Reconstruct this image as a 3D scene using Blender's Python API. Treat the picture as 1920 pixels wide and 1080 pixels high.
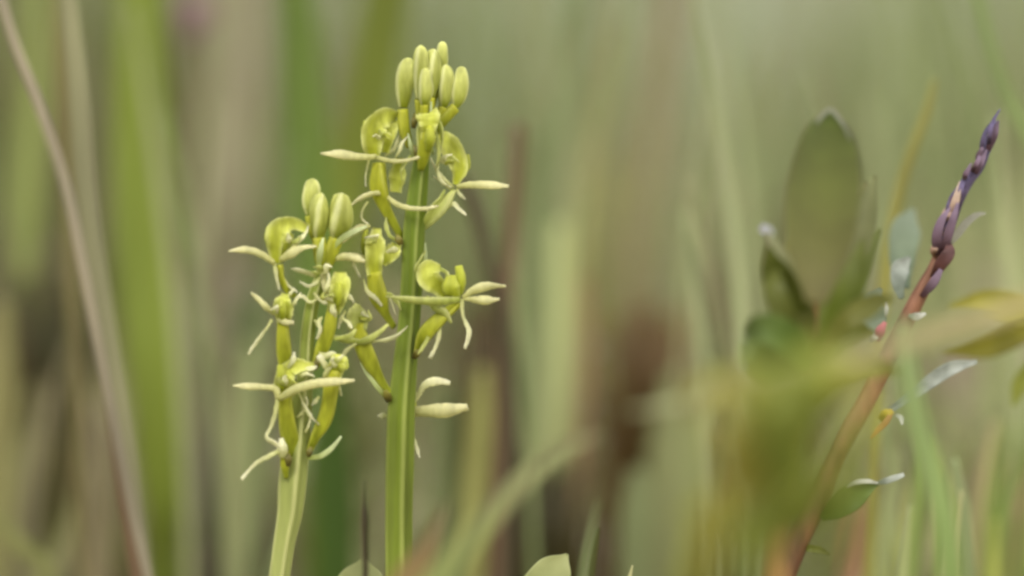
import bpy, math, random
import numpy as np
from mathutils import Vector

for o in list(bpy.data.objects):
    bpy.data.objects.remove(o)
S = bpy.context.scene
COL = S.collection
random.seed(11)
RNG = np.random.default_rng(7)

# ------------------------------------------------------------------ camera
DIST = 0.60            # focus distance to the two orchids, metres
FW = 0.107             # width of the strip of meadow seen at that distance
PITCH = math.radians(3.5)
CZ = 0.1234
CAM = Vector((0.0, -DIST * math.cos(PITCH), CZ + DIST * math.sin(PITCH)))
FWD = Vector((0, math.cos(PITCH), -math.sin(PITCH)))
UP = Vector((0, math.sin(PITCH), math.cos(PITCH)))
RIGHT = Vector((1, 0, 0))
cd = bpy.data.cameras.new('camera')
cam = bpy.data.objects.new('camera', cd)
COL.objects.link(cam)
cam.location = CAM
cam.rotation_euler = (math.pi / 2 - PITCH, 0, 0)
cd.sensor_width = 36
cd.lens = 36 * DIST / FW
cd.clip_start = 0.02
cd.clip_end = 400
cd.dof.use_dof = True
cd.dof.focus_distance = DIST
cd.dof.aperture_fstop = cd.lens / 15.0
S.camera = cam

# ------------------------------------------------------------------ light
SUN_EL, SUN_AZ = 42, -38       # soft overcast light from the upper left, in front of the plants
w = bpy.data.worlds.new('World')
S.world = w
w.use_nodes = True
nt = w.node_tree
nt.nodes.clear()
sky = nt.nodes.new('ShaderNodeTexSky')
sky.sky_type = 'NISHITA'
sky.sun_disc = False
sky.sun_elevation = math.radians(SUN_EL)
sky.sun_rotation = math.radians(180 + SUN_AZ)
sky.dust_density = 4.0
hs = nt.nodes.new('ShaderNodeHueSaturation')
hs.inputs['Saturation'].default_value = 0.5
bg = nt.nodes.new('ShaderNodeBackground')
bg.inputs['Strength'].default_value = 0.10
wo = nt.nodes.new('ShaderNodeOutputWorld')
nt.links.new(sky.outputs[0], hs.inputs['Color'])
nt.links.new(hs.outputs[0], bg.inputs[0])
nt.links.new(bg.outputs[0], wo.inputs[0])
sd = bpy.data.lights.new('sun', 'SUN')
sd.energy = 1.45
sd.angle = math.radians(24)
sd.color = (1.0, 0.95, 0.86)
sun = bpy.data.objects.new('sun', sd)
COL.objects.link(sun)
sun.location = (0, 0, 3)
_a, _e = math.radians(SUN_AZ), math.radians(SUN_EL)
to_sun = Vector((math.sin(_a) * math.cos(_e), -math.cos(_a) * math.cos(_e), math.sin(_e)))
sun.rotation_euler = to_sun.to_track_quat('Z', 'Y').to_euler()

S.view_settings.view_transform = 'Standard'
S.view_settings.look = 'None'
S.view_settings.gamma = 1
S.view_settings.use_curve_mapping = False
S.view_settings.exposure = 0.68
S.render.engine = 'CYCLES'
S.cycles.use_denoising = True
S.cycles.max_bounces = 8
S.cycles.transmission_bounces = 6
S.cycles.pixel_filter_type = 'BLACKMAN_HARRIS'
S.cycles.filter_width = 2.9

# ------------------------------------------------------------------ helpers
PX = FW / 1920.0               # one picture pixel at the focus distance, metres


def P(px, py, d):
    k = d / DIST
    return CAM + FWD * d + RIGHT * ((px - 960) * PX * k) + UP * ((540 - py) * PX * k)


def lin(c):
    out = []
    for v in c[:3]:
        v = v / 255.0
        out.append(v / 12.92 if v <= 0.04045 else ((v + 0.055) / 1.055) ** 2.4)
    return tuple(out)


_mats = {}


def plant(name, base, tip=None, trans=0.3, rough=0.5, spec=0.35, vary=0.25, scale=260, streak=1.0, bump=0.15, gain=1.0, edge=None, edge_amt=0.6, edge_n=0):
    """Leaf tissue: own colour running from base to tip, fine streaks and mottling, some light let through."""
    if name in _mats:
        return _mats[name]
    tip = tip or base
    m = bpy.data.materials.new(name)
    m.use_nodes = True
    t = m.node_tree
    t.nodes.clear()
    N, L = t.nodes.new, t.links.new
    uv = N('ShaderNodeUVMap')
    sep = N('ShaderNodeSeparateXYZ')
    L(uv.outputs[0], sep.inputs[0])
    ramp = N('ShaderNodeMix')
    ramp.data_type = 'RGBA'
    ramp.inputs[6].default_value = tuple(min(1, v * gain) for v in lin(base)) + (1,)
    ramp.inputs[7].default_value = tuple(min(1, v * gain) for v in lin(tip)) + (1,)
    tc = N('ShaderNodeTexCoord')
    mp = N('ShaderNodeMapping')
    mp.inputs['Scale'].default_value = (1, 1, streak)
    L(tc.outputs['Object'], mp.inputs[0])
    ns = N('ShaderNodeTexNoise')
    ns.inputs['Scale'].default_value = scale
    ns.inputs['Detail'].default_value = 4
    L(mp.outputs[0], ns.inputs['Vector'])
    ad = N('ShaderNodeMath')
    ad.operation = 'MULTIPLY_ADD'
    ad.inputs[1].default_value = 0.5
    L(ns.outputs[0], ad.inputs[0])
    L(sep.outputs[0], ad.inputs[2])
    sb = N('ShaderNodeMath')
    sb.operation = 'SUBTRACT'
    sb.use_clamp = True
    sb.inputs[1].default_value = 0.25
    L(ad.outputs[0], sb.inputs[0])
    L(sb.outputs[0], ramp.inputs[0])
    mr = N('ShaderNodeMapRange')
    mr.inputs['From Min'].default_value = 0.3
    mr.inputs['From Max'].default_value = 0.7
    mr.inputs['To Min'].default_value = 1 - vary
    mr.inputs['To Max'].default_value = 1 + vary
    L(ns.outputs[0], mr.inputs[0])
    src = ramp.outputs[2]
    if edge:                                     # pale see-through margin of a petal; on buds also painted highlight
        cm = N('ShaderNodeMath'); cm.operation = 'MULTIPLY'; cm.inputs[1].default_value = 2 * math.pi * (edge_n or 1)
        L(sep.outputs[1], cm.inputs[0])
        co = N('ShaderNodeMath'); co.operation = 'COSINE'
        L(cm.outputs[0], co.inputs[0])
        ab = N('ShaderNodeMath'); ab.operation = 'MAXIMUM' if edge_n else 'ABSOLUTE'
        ab.inputs[1].default_value = 0.0
        L(co.outputs[0], ab.inputs[0])
        er = N('ShaderNodeMapRange'); er.inputs['From Min'].default_value = .45; er.inputs['From Max'].default_value = 1.0
        er.inputs['To Max'].default_value = edge_amt
        L(ab.outputs[0], er.inputs[0])
        em = N('ShaderNodeMix'); em.data_type = 'RGBA'
        L(er.outputs[0], em.inputs[0]); L(src, em.inputs[6])
        em.inputs[7].default_value = lin(edge) + (1,)
        src = em.outputs[2]
    hv = N('ShaderNodeHueSaturation')
    L(src, hv.inputs['Color'])
    L(mr.outputs[0], hv.inputs['Value'])
    bp = N('ShaderNodeBump')
    bp.inputs['Strength'].default_value = bump
    bp.inputs['Distance'].default_value = 0.0004
    L(ns.outputs[0], bp.inputs['Height'])
    pr = N('ShaderNodeBsdfPrincipled')
    pr.inputs['Roughness'].default_value = rough
    pr.inputs['Specular IOR Level'].default_value = spec
    L(hv.outputs[0], pr.inputs['Base Color'])
    L(bp.outputs[0], pr.inputs['Normal'])
    tr = N('ShaderNodeBsdfTranslucent')
    L(hv.outputs[0], tr.inputs[0])
    mx = N('ShaderNodeMixShader')
    mx.inputs[0].default_value = trans
    L(pr.outputs[0], mx.inputs[1])
    L(tr.outputs[0], mx.inputs[2])
    out = N('ShaderNodeOutputMaterial')
    L(mx.outputs[0], out.inputs[0])
    _mats[name] = m
    return m


def blade_mat(name, trans=0.35):
    """Meadow grass: each blade carries its own colour in a colour attribute."""
    m = bpy.data.materials.new(name)
    m.use_nodes = True
    t = m.node_tree
    t.nodes.clear()
    N, L = t.nodes.new, t.links.new
    at = N('ShaderNodeAttribute')
    at.attribute_name = 'tint'
    pr = N('ShaderNodeBsdfPrincipled')
    pr.inputs['Roughness'].default_value = 0.55
    pr.inputs['Specular IOR Level'].default_value = 0.3
    tr = N('ShaderNodeBsdfTranslucent')
    L(at.outputs['Color'], pr.inputs['Base Color'])
    L(at.outputs['Color'], tr.inputs[0])
    mx = N('ShaderNodeMixShader')
    mx.inputs[0].default_value = trans
    L(pr.outputs[0], mx.inputs[1])
    L(tr.outputs[0], mx.inputs[2])
    out = N('ShaderNodeOutputMaterial')
    L(mx.outputs[0], out.inputs[0])
    return m


class Geo:
    def __init__(self):
        self.v, self.f, self.uv = [], [], []

    def sweep(self, pts, ws, flat=1.0, chan=0.0, facing=(0, -1, 0), lobes=0, lobe_amp=0.0, n=None, ring=10,
              twist=0.0, wavy=0.0, wob=0.0):
        """Smooth tube / strap through pts. ws: half widths; flat: thickness/width; chan: cupped cross-section."""
        pts = [Vector(p) for p in pts]
        k = len(pts)
        if len(ws) != k:
            xs = np.linspace(0, 1, len(ws))
            ws = list(np.interp(np.linspace(0, 1, k), xs, ws))
        n = n or max(6, (k - 1) * 6)
        cs, wd = [], []
        for i in range(n + 1):
            s = i / n * (k - 1)
            j = min(int(s), k - 2)
            t = s - j
            p1, p2 = pts[j], pts[j + 1]
            p0 = pts[j - 1] if j > 0 else p1 * 2 - p2
            p3 = pts[j + 2] if j + 2 < k else p2 * 2 - p1
            l0, l1, l2 = max((p1 - p0).length, 1e-7), max((p2 - p1).length, 1e-7), max((p3 - p2).length, 1e-7)
            m1 = ((p1 - p0) * (l1 / l0) + (p2 - p1) * (l0 / l1)) * (l1 / (l0 + l1))
            m2 = ((p2 - p1) * (l2 / l1) + (p3 - p2) * (l1 / l2)) * (l1 / (l1 + l2))
            t2, t3 = t * t, t * t * t
            h00, h10, h01, h11 = 2 * t3 - 3 * t2 + 1, t3 - 2 * t2 + t, -2 * t3 + 3 * t2, t3 - t2
            cs.append(p1 * h00 + m1 * h10 + p2 * h01 + m2 * h11)
            w1, w2 = ws[j], ws[j + 1]
            w0 = ws[j - 1] if j > 0 else w1
            w3 = ws[j + 2] if j + 2 < k else w2
            q1 = ((w1 - w0) * (l1 / l0) + (w2 - w1) * (l0 / l1)) * (l1 / (l0 + l1))
            q2 = ((w2 - w1) * (l2 / l1) + (w3 - w2) * (l1 / l2)) * (l1 / (l1 + l2))
            wv = w1 * h00 + q1 * h10 + w2 * h01 + q2 * h11
            wv = max(wv, 0.12 * min(w1, w2) if min(w1, w2) > 0 else 0.03 * max(w1, w2), 1e-6)
            wd.append(wv)
        fc = Vector(facing).normalized()
        b = len(self.v)
        prev = None
        phase = random.uniform(0, 6.28)
        for i, (c, wv) in enumerate(zip(cs, wd)):
            tg = (cs[min(i + 1, n)] - cs[max(i - 1, 0)])
            if tg.length < 1e-9:
                tg = Vector((0, 0, 1))
            tg.normalize()
            side = tg.cross(fc)
            if side.length < 0.15 and prev is not None:
                side = prev - tg * prev.dot(tg)
            elif side.length < 1e-4:
                side = tg.cross(Vector((1, 0, 0.2)))
            side.normalize()
            if prev is not None and side.dot(prev) < 0 and lobes == 0:
                side = side
            prev = side
            nn = side.cross(tg).normalized()
            u = i / n
            a0 = twist * u
            sd_ = side * math.cos(a0) + nn * math.sin(a0)
            nn_ = nn * math.cos(a0) - side * math.sin(a0)
            wv2 = wv * (1 + wob * math.sin(u * 9 + phase))
            for j in range(ring):
                th = 2 * math.pi * j / ring
                r = 1 + (lobe_amp * math.cos(lobes * th) if lobes else 0)
                x, y = math.cos(th) * r, math.sin(th) * r
                off = sd_ * (x * wv2) + nn_ * (y * wv2 * flat + chan * wv2 * (x * x - 0.4))
                if wavy:
                    off += nn_ * (wavy * wv2 * abs(x) ** 1.5 * math.sin(u * 17 + phase + (1.3 if x > 0 else 0)))
                self.v.append(c + off)
                self.uv.append((u, j / ring))
        for i in range(n):
            for j in range(ring):
                a, c2 = b + i * ring + j, b + i * ring + (j + 1) % ring
                self.f.append((a, c2, c2 + ring, a + ring))
        self.v.append(cs[0]); self.uv.append((0, 0))
        self.v.append(cs[-1]); self.uv.append((1, 0))
        s0, s1 = len(self.v) - 2, len(self.v) - 1
        for j in range(ring):
            self.f.append((s0, b + (j + 1) % ring, b + j))
            self.f.append((s1, b + n * ring + j, b + n * ring + (j + 1) % ring))
        return self

    def blob(self, c, r, lump=0.15, rings=7, seg=9, axis=None):
        c = Vector(c)
        rx, ry, rz = r if isinstance(r, (tuple, list)) else (r, r, r)
        b = len(self.v)
        for i in range(rings + 1):
            ph = math.pi * i / rings
            for j in range(seg):
                th = 2 * math.pi * j / seg
                k = 1 + random.uniform(-lump, lump) if 0 < i < rings else 1
                self.v.append(c + Vector((rx * k * math.sin(ph) * math.cos(th), ry * k * math.sin(ph) * math.sin(th), rz * k * math.cos(ph))))
                self.uv.append((1 - i / rings, j / seg))
        for i in range(rings):
            for j in range(seg):
                a, d = b + i * seg + j, b + i * seg + (j + 1) % seg
                self.f.append((a, a + seg, d + seg, d))
        return self


ORIG = {}


def link(name, geo, mat, parent=None, origin=None):
    if parent is not None:
        o0 = ORIG[parent]
    else:
        o0 = Vector(origin if origin is not None else (0, 0, 0))
    me = bpy.data.meshes.new(name)
    me.from_pydata([tuple(p - o0) for p in geo.v], [], geo.f)
    uvl = me.uv_layers.new(name='UVMap')
    li = np.empty(len(me.loops), dtype=np.int32)
    me.loops.foreach_get('vertex_index', li)
    uvl.data.foreach_set('uv', np.array(geo.uv, dtype=np.float32)[li].ravel())
    me.polygons.foreach_set('use_smooth', np.ones(len(me.polygons), dtype=bool))
    me.materials.append(mat)
    me.update()
    o = bpy.data.objects.new(name, me)
    COL.objects.link(o)
    if parent is not None:
        o.parent = parent
    else:
        o.location = o0
    ORIG[o] = o0
    return o


def tag(o, label, cat, group=None, kind=None):
    if label:
        o['label'] = label
    if cat:
        o['category'] = cat
    if group:
        o['group'] = group
    if kind:
        o['kind'] = kind
    return o


def empty(name, loc, parent=None):
    o = bpy.data.objects.new(name, None)
    o.empty_display_size = 0.005
    COL.objects.link(o)
    loc = Vector(loc)
    if parent is not None:
        o.parent = parent
        o.location = loc - ORIG[parent]
    else:
        o.location = loc
    ORIG[o] = loc
    return o


def grounded(pts, d_list=None):
    """Carry the last two points on down to the soil."""
    a, b = pts[-2], pts[-1]
    dv = (b - a)
    if dv.z > -1e-4:
        dv = Vector((0, 0, -1))
    dv.normalize()
    steep = Vector((dv.x * 0.5, dv.y * 0.5, dv.z)).normalized()
    t = b.z / -steep.z
    mid = b + steep * (t * 0.5)
    end = b + steep * t
    end.z = -0.004
    return pts + [mid, end]


# ------------------------------------------------------------------ ground
def make_ground():
    n = 90
    ys = np.concatenate([np.linspace(-3, 0.2, 12), np.linspace(0.3, 4, 40), np.geomspace(4.3, 260, 38)])
    xs = np.linspace(-1, 1, 61)
    v, f, uv = [], [], []
    for y in ys:
        hw = 3 + max(0, y) * 1.1
        for x in xs:
            X = x * hw
            z = 0.006 * math.sin(X * 9.1 + y * 4) * math.sin(y * 7.3 + X) + 0.004 * math.sin(X * 31 + y * 23)
            g = (X, y, z if y < 30 else 0.0)
            v.append(Vector(g)); uv.append((X, y))
    m = len(xs)
    for i in range(len(ys) - 1):
        for j in range(m - 1):
            a = i * m + j
            f.append((a, a + 1, a + m + 1, a + m))
    g = Geo(); g.v, g.f, g.uv = v, f, uv
    mt = bpy.data.materials.new('soil_and_moss')
    mt.use_nodes = True
    t = mt.node_tree
    pr = t.nodes['Principled BSDF']
    tc = t.nodes.new('ShaderNodeTexCoord')
    ns = t.nodes.new('ShaderNodeTexNoise')
    ns.inputs['Scale'].default_value = 14
    ns.inputs['Detail'].default_value = 8
    cr = t.nodes.new('ShaderNodeValToRGB')
    cr.color_ramp.elements[0].position = 0.35
    cr.color_ramp.elements[0].color = lin((150, 138, 104)) + (1,)
    cr.color_ramp.elements[1].position = 0.65
    cr.color_ramp.elements[1].color = lin((164, 164, 120)) + (1,)
    t.links.new(tc.outputs['Object'], ns.inputs['Vector'])
    t.links.new(ns.outputs[0], cr.inputs[0])
    t.links.new(cr.outputs[0], pr.inputs['Base Color'])
    pr.inputs['Roughness'].default_value = 0.95
    bp = t.nodes.new('ShaderNodeBump')
    bp.inputs['Strength'].default_value = 0.6
    bp.inputs['Distance'].default_value = 0.01
    t.links.new(ns.outputs[0], bp.inputs['Height'])
    t.links.new(bp.outputs[0], pr.inputs['Normal'])
    o = link('ground', g, mt)
    tag(o, 'mossy brown marsh meadow soil under the grass', None, kind='structure')


make_ground()


# ------------------------------------------------------------------ the meadow behind: grass nobody could count
def grass_sheet(name, label, bx, by, h, wid, lean, cols, mat, levels=5):
    n = len(bx)
    az = RNG.uniform(0, 2 * np.pi, n)
    t = np.linspace(0, 1, levels + 1)
    ld = RNG.uniform(0, 2 * np.pi, n)
    lx, ly = np.cos(ld) * lean, np.sin(ld) * lean
    cx = bx[:, None] + lx[:, None] * h[:, None] * (t[None] ** 1.8)
    cy = by[:, None] + ly[:, None] * h[:, None] * (t[None] ** 1.8)
    cz = h[:, None] * (t[None] - 0.25 * lean[:, None] * t[None] ** 2.5)
    wv = wid[:, None] * (1 - t[None] ** 2.2 * 0.93)
    ax, ay = np.cos(az)[:, None], np.sin(az)[:, None]
    L = np.stack([cx - ax * wv, cy - ay * wv, cz], -1)
    R = np.stack([cx + ax * wv, cy + ay * wv, cz], -1)
    M = np.stack([cx - ay * wv * 0.5, cy + ax * wv * 0.5, cz], -1)
    V = np.stack([L, M, R], 2)                      # n, levels+1, 3, 3
    V = V.reshape(-1, 3)
    base = (np.arange(n) * (levels + 1) * 3)[:, None, None]
    lv = (np.arange(levels) * 3)[None, :, None]
    q = np.array([[0, 1, 4, 3], [1, 2, 5, 4]])
    F = (base[..., None] + lv[..., None] + q[None, None]).reshape(-1, 4)
    me = bpy.data.meshes.new(name)
    me.vertices.add(len(V)); me.vertices.foreach_set('co', V.astype(np.float32).ravel())
    me.loops.add(F.size); me.loops.foreach_set('vertex_index', F.astype(np.int32).ravel())
    me.polygons.add(len(F))
    me.polygons.foreach_set('loop_start', np.arange(0, F.size, 4, dtype=np.int32))
    me.polygons.foreach_set('loop_total', np.full(len(F), 4, dtype=np.int32))
    me.polygons.foreach_set('use_smooth', np.ones(len(F), dtype=bool))
    ca = me.color_attributes.new('tint', 'FLOAT_COLOR', 'POINT')
    c = np.repeat(cols, (levels + 1) * 3, axis=0)
    c = np.concatenate([c, np.ones((len(c), 1))], 1)
    ca.data.foreach_set('color', c.astype(np.float32).ravel())
    me.materials.append(mat)
    me.update(); me.validate()
    o = bpy.data.objects.new(name, me)
    COL.objects.link(o)
    tag(o, label, None, kind='stuff')
    return o


GRASS = blade_mat('meadow_grass_blades')


def palette(names, probs, n, jit=0.12, gain=1.0):
    cs = np.array([lin(c) for c in names])
    idx = RNG.choice(len(cs), n, p=np.array(probs) / sum(probs))
    return np.clip(cs[idx] * gain * (1 + RNG.normal(0, jit, (n, 1))), 0.01, 0.9)


def far_grass():
    n = 30000
    y = RNG.uniform(0, 1, n) ** 1.6 * 14 + 2.0
    x = RNG.uniform(-1, 1, n) * (0.35 + 0.16 * (y + .6))
    h = RNG.uniform(0.035, 0.10, n) * (1 + 0.06 * y)
    wid = RNG.uniform(0.0012, 0.0026, n) * (1 + y * 0.12)
    lean = RNG.uniform(0.05, 0.5, n)
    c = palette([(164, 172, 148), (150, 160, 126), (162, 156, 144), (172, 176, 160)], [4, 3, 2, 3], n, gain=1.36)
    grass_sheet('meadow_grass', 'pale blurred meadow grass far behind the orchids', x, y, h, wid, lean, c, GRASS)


def mid_grass():
    tufts, bx, by, cc, hh, ww, ll = 230, [], [], [], [], [], []
    for k in range(tufts):
        d = 1.15 + RNG.uniform() ** 1.3 * 1.7
        hw = 0.12 + 0.11 * d
        x = RNG.uniform(-hw, hw)
        s = x / d / 0.089           # -1 .. 1 over the picture
        if s < -0.3:
            pal = [((112, 122, 62), 3), ((135, 145, 90), 3), ((128, 112, 86), 3), ((150, 145, 110), 2), ((100, 84, 58), 2)]
        elif s < 0.05:
            pal = [((104, 122, 60), 4), ((140, 150, 100), 4), ((120, 110, 75), 2)]
        else:
            pal = [((150, 158, 110), 5), ((140, 150, 100), 3), ((150, 138, 108), 3), ((120, 132, 80), 1)]
        pr = np.array([p[1] for p in pal], float)
        ci = RNG.choice(len(pal), p=pr / pr.sum())
        nb = RNG.integers(5, 13)
        bx.append(x + RNG.normal(0, 0.006, nb)); by.append(d - 0.6 + RNG.normal(0, 0.006, nb))
        cc.append(np.array(lin(pal[ci][0]))[None] * 1.15 * (1 + RNG.normal(0, 0.12, (nb, 1))))
        top = 0.10 + 0.11 * RNG.uniform() if s > 0.0 else 0.12 + 0.12 * RNG.uniform()
        hh.append(top * RNG.uniform(0.7, 1.15, nb)); ww.append(RNG.uniform(0.0011, 0.0026, nb)); ll.append(RNG.uniform(0.03, 0.3, nb))
    cat = np.concatenate
    grass_sheet('marsh_grass', 'blurred tufts of green and straw marsh grass behind the orchids', cat(bx), cat(by), cat(hh), cat(ww), cat(ll), np.clip(cat(cc), 0.01, 0.9), GRASS, levels=7)


def low_grass():
    bx, by, cc, hh, ww, ll = [], [], [], [], [], []
    for k in range(520):
        d = RNG.uniform(0.85, 1.9)
        x = RNG.uniform(-1, 1) * (0.08 + 0.10 * d)
        sx = x / d / 0.089
        pal = ([(122, 126, 78), (132, 116, 90), (146, 146, 104), (112, 98, 70)] if sx < -.45 else
               [(140, 150, 98), (158, 162, 118), (120, 130, 76), (146, 134, 104)])
        nb = RNG.integers(5, 12)
        bx.append(x + RNG.normal(0, .008, nb)); by.append(d - .6 + RNG.normal(0, .008, nb))
        cc.append(np.array(lin(pal[RNG.integers(0, 4)]))[None] * 1.6 * (1 + RNG.normal(0, .12, (nb, 1))))
        hh.append(RNG.uniform(.04, .10, nb)); ww.append(RNG.uniform(.0009, .002, nb)); ll.append(RNG.uniform(.2, 1.0, nb))
    cat = np.concatenate
    grass_sheet('low_grass', 'short pale grass and straw low behind the orchids', cat(bx), cat(by), cat(hh), cat(ww), cat(ll), np.clip(cat(cc), .01, .9), GRASS, levels=6)


def undergrowth():
    """Small leafy shoots, green and withered, that fill the ground layer between the grasses."""
    V, F, C = [], [], []
    pal = [(128, 126, 82), (118, 104, 76), (136, 130, 96), (104, 96, 62), (142, 146, 102), (120, 124, 72), (134, 118, 104), (150, 140, 122)]
    for k in range(560):
        d = RNG.uniform(.86, 1.75)
        x, y = RNG.uniform(-1, 1) * (.07 + .10 * d), d - .6
        hgt = RNG.uniform(.045, .105)
        tip = Vector((x + RNG.normal(0, .022), y + RNG.normal(0, .02), hgt))
        base = Vector((x, y, -.002))
        col = np.array(lin(pal[RNG.integers(0, len(pal))])) * 1.4
        def strip(p0, p1, side, ww, cc):
            b = len(V)
            mid = (p0 + p1) / 2 + Vector((0, 0, .15 * (p1 - p0).length))
            for q, wv in ((p0, ww * .35), (mid, ww), (p1, ww * .12)):
                V.append(q - side * wv); V.append(q + Vector((0, 0, wv * .3))); V.append(q + side * wv)
                C.extend([cc] * 3)
            for r in range(2):
                for c2 in range(2):
                    a = b + r * 3 + c2
                    F.append((a, a + 1, a + 4, a + 3))
        strip(base, tip, Vector((1, 0, 0)), .0007, col * .8)
        for j in range(int(RNG.integers(7, 15))):
            t = RNG.uniform(.25, 1.0)
            p0 = base.lerp(tip, t)
            az = RNG.uniform(0, 6.283); el = RNG.uniform(-.5, .9); L = RNG.uniform(.006, .018)
            dr = Vector((math.cos(az) * math.cos(el), math.sin(az) * math.cos(el), math.sin(el)))
            side = dr.cross(Vector((0, 0, 1)))
            side = side.normalized() if side.length > 1e-3 else Vector((1, 0, 0))
            strip(p0, p0 + dr * L, side, L * RNG.uniform(.14, .26), np.clip(col * (1 + RNG.normal(0, .15)), .01, .9))
    me = bpy.data.meshes.new('undergrowth')
    me.from_pydata([tuple(v) for v in V], [], F)
    ca = me.color_attributes.new('tint', 'FLOAT_COLOR', 'POINT')
    c4 = np.concatenate([np.clip(np.array(C), 0.01, .9), np.ones((len(C), 1))], 1)
    ca.data.foreach_set('color', c4.astype(np.float32).ravel())
    me.polygons.foreach_set('use_smooth', np.ones(len(F), dtype=bool))
    me.materials.append(GRASS)
    o = bpy.data.objects.new('undergrowth', me)
    COL.objects.link(o)
    tag(o, 'blurred leafy and withered undergrowth low between the grasses', None, kind='stuff')


far_grass()
mid_grass()
low_grass()
undergrowth()


# ------------------------------------------------------------------ single blades and stalks one can tell apart
def stalk(name, label, cat, pts, width, col, tipcol=None, d=None, flat=0.35, chan=0.25, trans=0.3, to_ground=True, group=None, gain=1.2,
          facing=(0, -1, 0), tip_taper=True):
    """pts from tip (or highest seen point) down: (px, py[, d]); width in picture pixels."""
    W = [P(p[0], p[1], p[2] if len(p) > 2 else d) for p in pts]
    k = [(p[2] if len(p) > 2 else d) / DIST for p in pts]
    if not isinstance(width, (list, tuple)):
        width = [width] * len(pts)
    hw = [wd * PX * kk / 2 for wd, kk in zip(width, k)]
    if pts[0][1] <= 0 and len(pts) > 1:      # blades that leave the picture still run out into a point
        step = W[0] - W[1]
        W = [W[0] + step * (0.05 / max(step.length, 1e-6)), W[0] + step * (0.025 / max(step.length, 1e-6))] + W
        hw = [hw[0] * .06, hw[0] * .6] + hw
    if to_ground:
        W = grounded(W)
        hw = hw + [hw[-1], hw[-1] * 0.9]
    W, hw = W[::-1], hw[::-1]          # base first
    g = Geo().sweep(W, hw, flat=flat, chan=chan, facing=facing, ring=10, n=len(W) * 6, wob=0.05)
    m = plant('%s_%d_%d_%d' % (name, *col), col, tipcol or col, trans=trans, gain=gain, scale=180, streak=0.15)
    o = link(name, g, m, origin=W[0])
    return tag(o, label, cat, group)


GB = 'blades and stalks of the marsh meadow'
stalk('dry_stalk', 'thin pinkish grey dry stalk bending down from the top left corner', 'dry stalk',
      [(-8, -40), (20, 60), (70, 190), (122, 345), (155, 500), (185, 650), (228, 860), (255, 990), (282, 1100)], 20, (154, 144, 122), d=.652, flat=.9, chan=0, group=GB)
stalk('grass_stalk', 'grey green upright grass stalk just left of the broad green blade', 'grass stalk',
      [(118, -80), (128, 0), (145, 150), (165, 380), (185, 520), (205, 640), (235, 800), (262, 990), (275, 1100)], [34, 36, 38, 38, 36, 36, 34, 32, 30], (140, 138, 104), d=.66, flat=.5, group=GB)
stalk('dry_stalk', 'brown dry stalk meeting the pinkish stalk at the lower left', 'dry stalk',
      [(192, 690), (215, 820), (232, 930), (246, 1010), (262, 1100)], [10, 22, 26, 28, 28], (122, 98, 74), d=.655, flat=.9, chan=0, group=GB)
stalk('sedge', 'broad vivid green upright grass blade at left, widest of all blades', 'sedge',
      [(262, -160, .81), (263, 0, .81), (265, 250, .81), (275, 500, .81), (292, 700, .81), (303, 850, .812), (306, 960, .815), (308, 1060, .82)], [80, 86, 98, 106, 106, 100, 80, 60], (126, 140, 56), (110, 124, 42), flat=.12, chan=.3, group=GB, gain=1.25)  # naturally paler base, lightened further to offset shading low down
stalk('sedge', 'dark green blade standing behind the short orchid', 'sedge',
      [(545, -120), (556, 0), (572, 250), (588, 450), (600, 700), (612, 900), (622, 1100)], [60, 70, 84, 92, 86, 80, 76], (88, 112, 40), (100, 118, 50), d=.82, flat=.12, chan=.3, group=GB, gain=1.15)
stalk('sedge', 'olive green blade slanting down behind the tall orchid buds', 'sedge',
      [(738, -120), (722, 0), (700, 140), (668, 290), (632, 430), (610, 600), (598, 800), (600, 1100)], [80, 92, 92, 86, 80, 70, 60, 60], (110, 122, 40), (118, 128, 46), d=.84, flat=.12, chan=.3, group=GB, gain=1.2)
stalk('sedge', 'deep green blade low between the two orchid stems', 'sedge',
      [(620, 700), (625, 820), (630, 940), (632, 1100)], [30, 62, 76, 80], (66, 92, 22), d=.80, flat=.12, chan=.3, group=GB, gain=1.0)
stalk('dry_sedge', 'wide tan dry blade behind and left of the short orchid', 'dry sedge',
      [(455, -140), (448, 0), (440, 150), (430, 280), (422, 380), (418, 450), (414, 700), (410, 1100)], [84, 90, 96, 100, 76, 50, 40, 40], (152, 146, 116), d=1.15, flat=.12, chan=.3, group=GB, gain=1.1)
stalk('dead_stalk', 'brown dead stem with a blunt tip right of the tall orchid', 'dead stem',
      [(972, 232), (966, 330), (958, 430), (950, 540), (942, 700), (936, 900), (930, 1100)], [22, 26, 26, 26, 26, 26, 26], (118, 94, 70), d=.72, flat=.9, chan=0, group=GB, gain=.95)
stalk('dead_stalk', 'dark leaning dead stem touching the right side of the tall orchid', 'dead stem',
      [(868, 330), (890, 390), (908, 460), (930, 540), (945, 620), (955, 760), (955, 1100)], [20, 26, 28, 28, 26, 24, 24], (92, 82, 56), d=.71, flat=.9, chan=0, group=GB, gain=.8)
stalk('sedge', 'thin green blade leaning at the right edge above the purple twig', 'sedge',
      [(1826, -40), (1850, 60), (1885, 165), (1935, 270), (1990, 380)], [20, 24, 26, 26, 26], (122, 138, 84), d=.70, flat=.3, group=GB)
stalk('sedge', 'thin olive blade leaning between the big leaf and the purple twig', 'sedge',
      [(1752, 150), (1738, 205), (1712, 275), (1690, 345), (1672, 430), (1655, 560), (1640, 800)], [10, 15, 18, 20, 22, 22, 22], (136, 132, 66), d=.67, flat=.4, group=GB)
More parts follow.
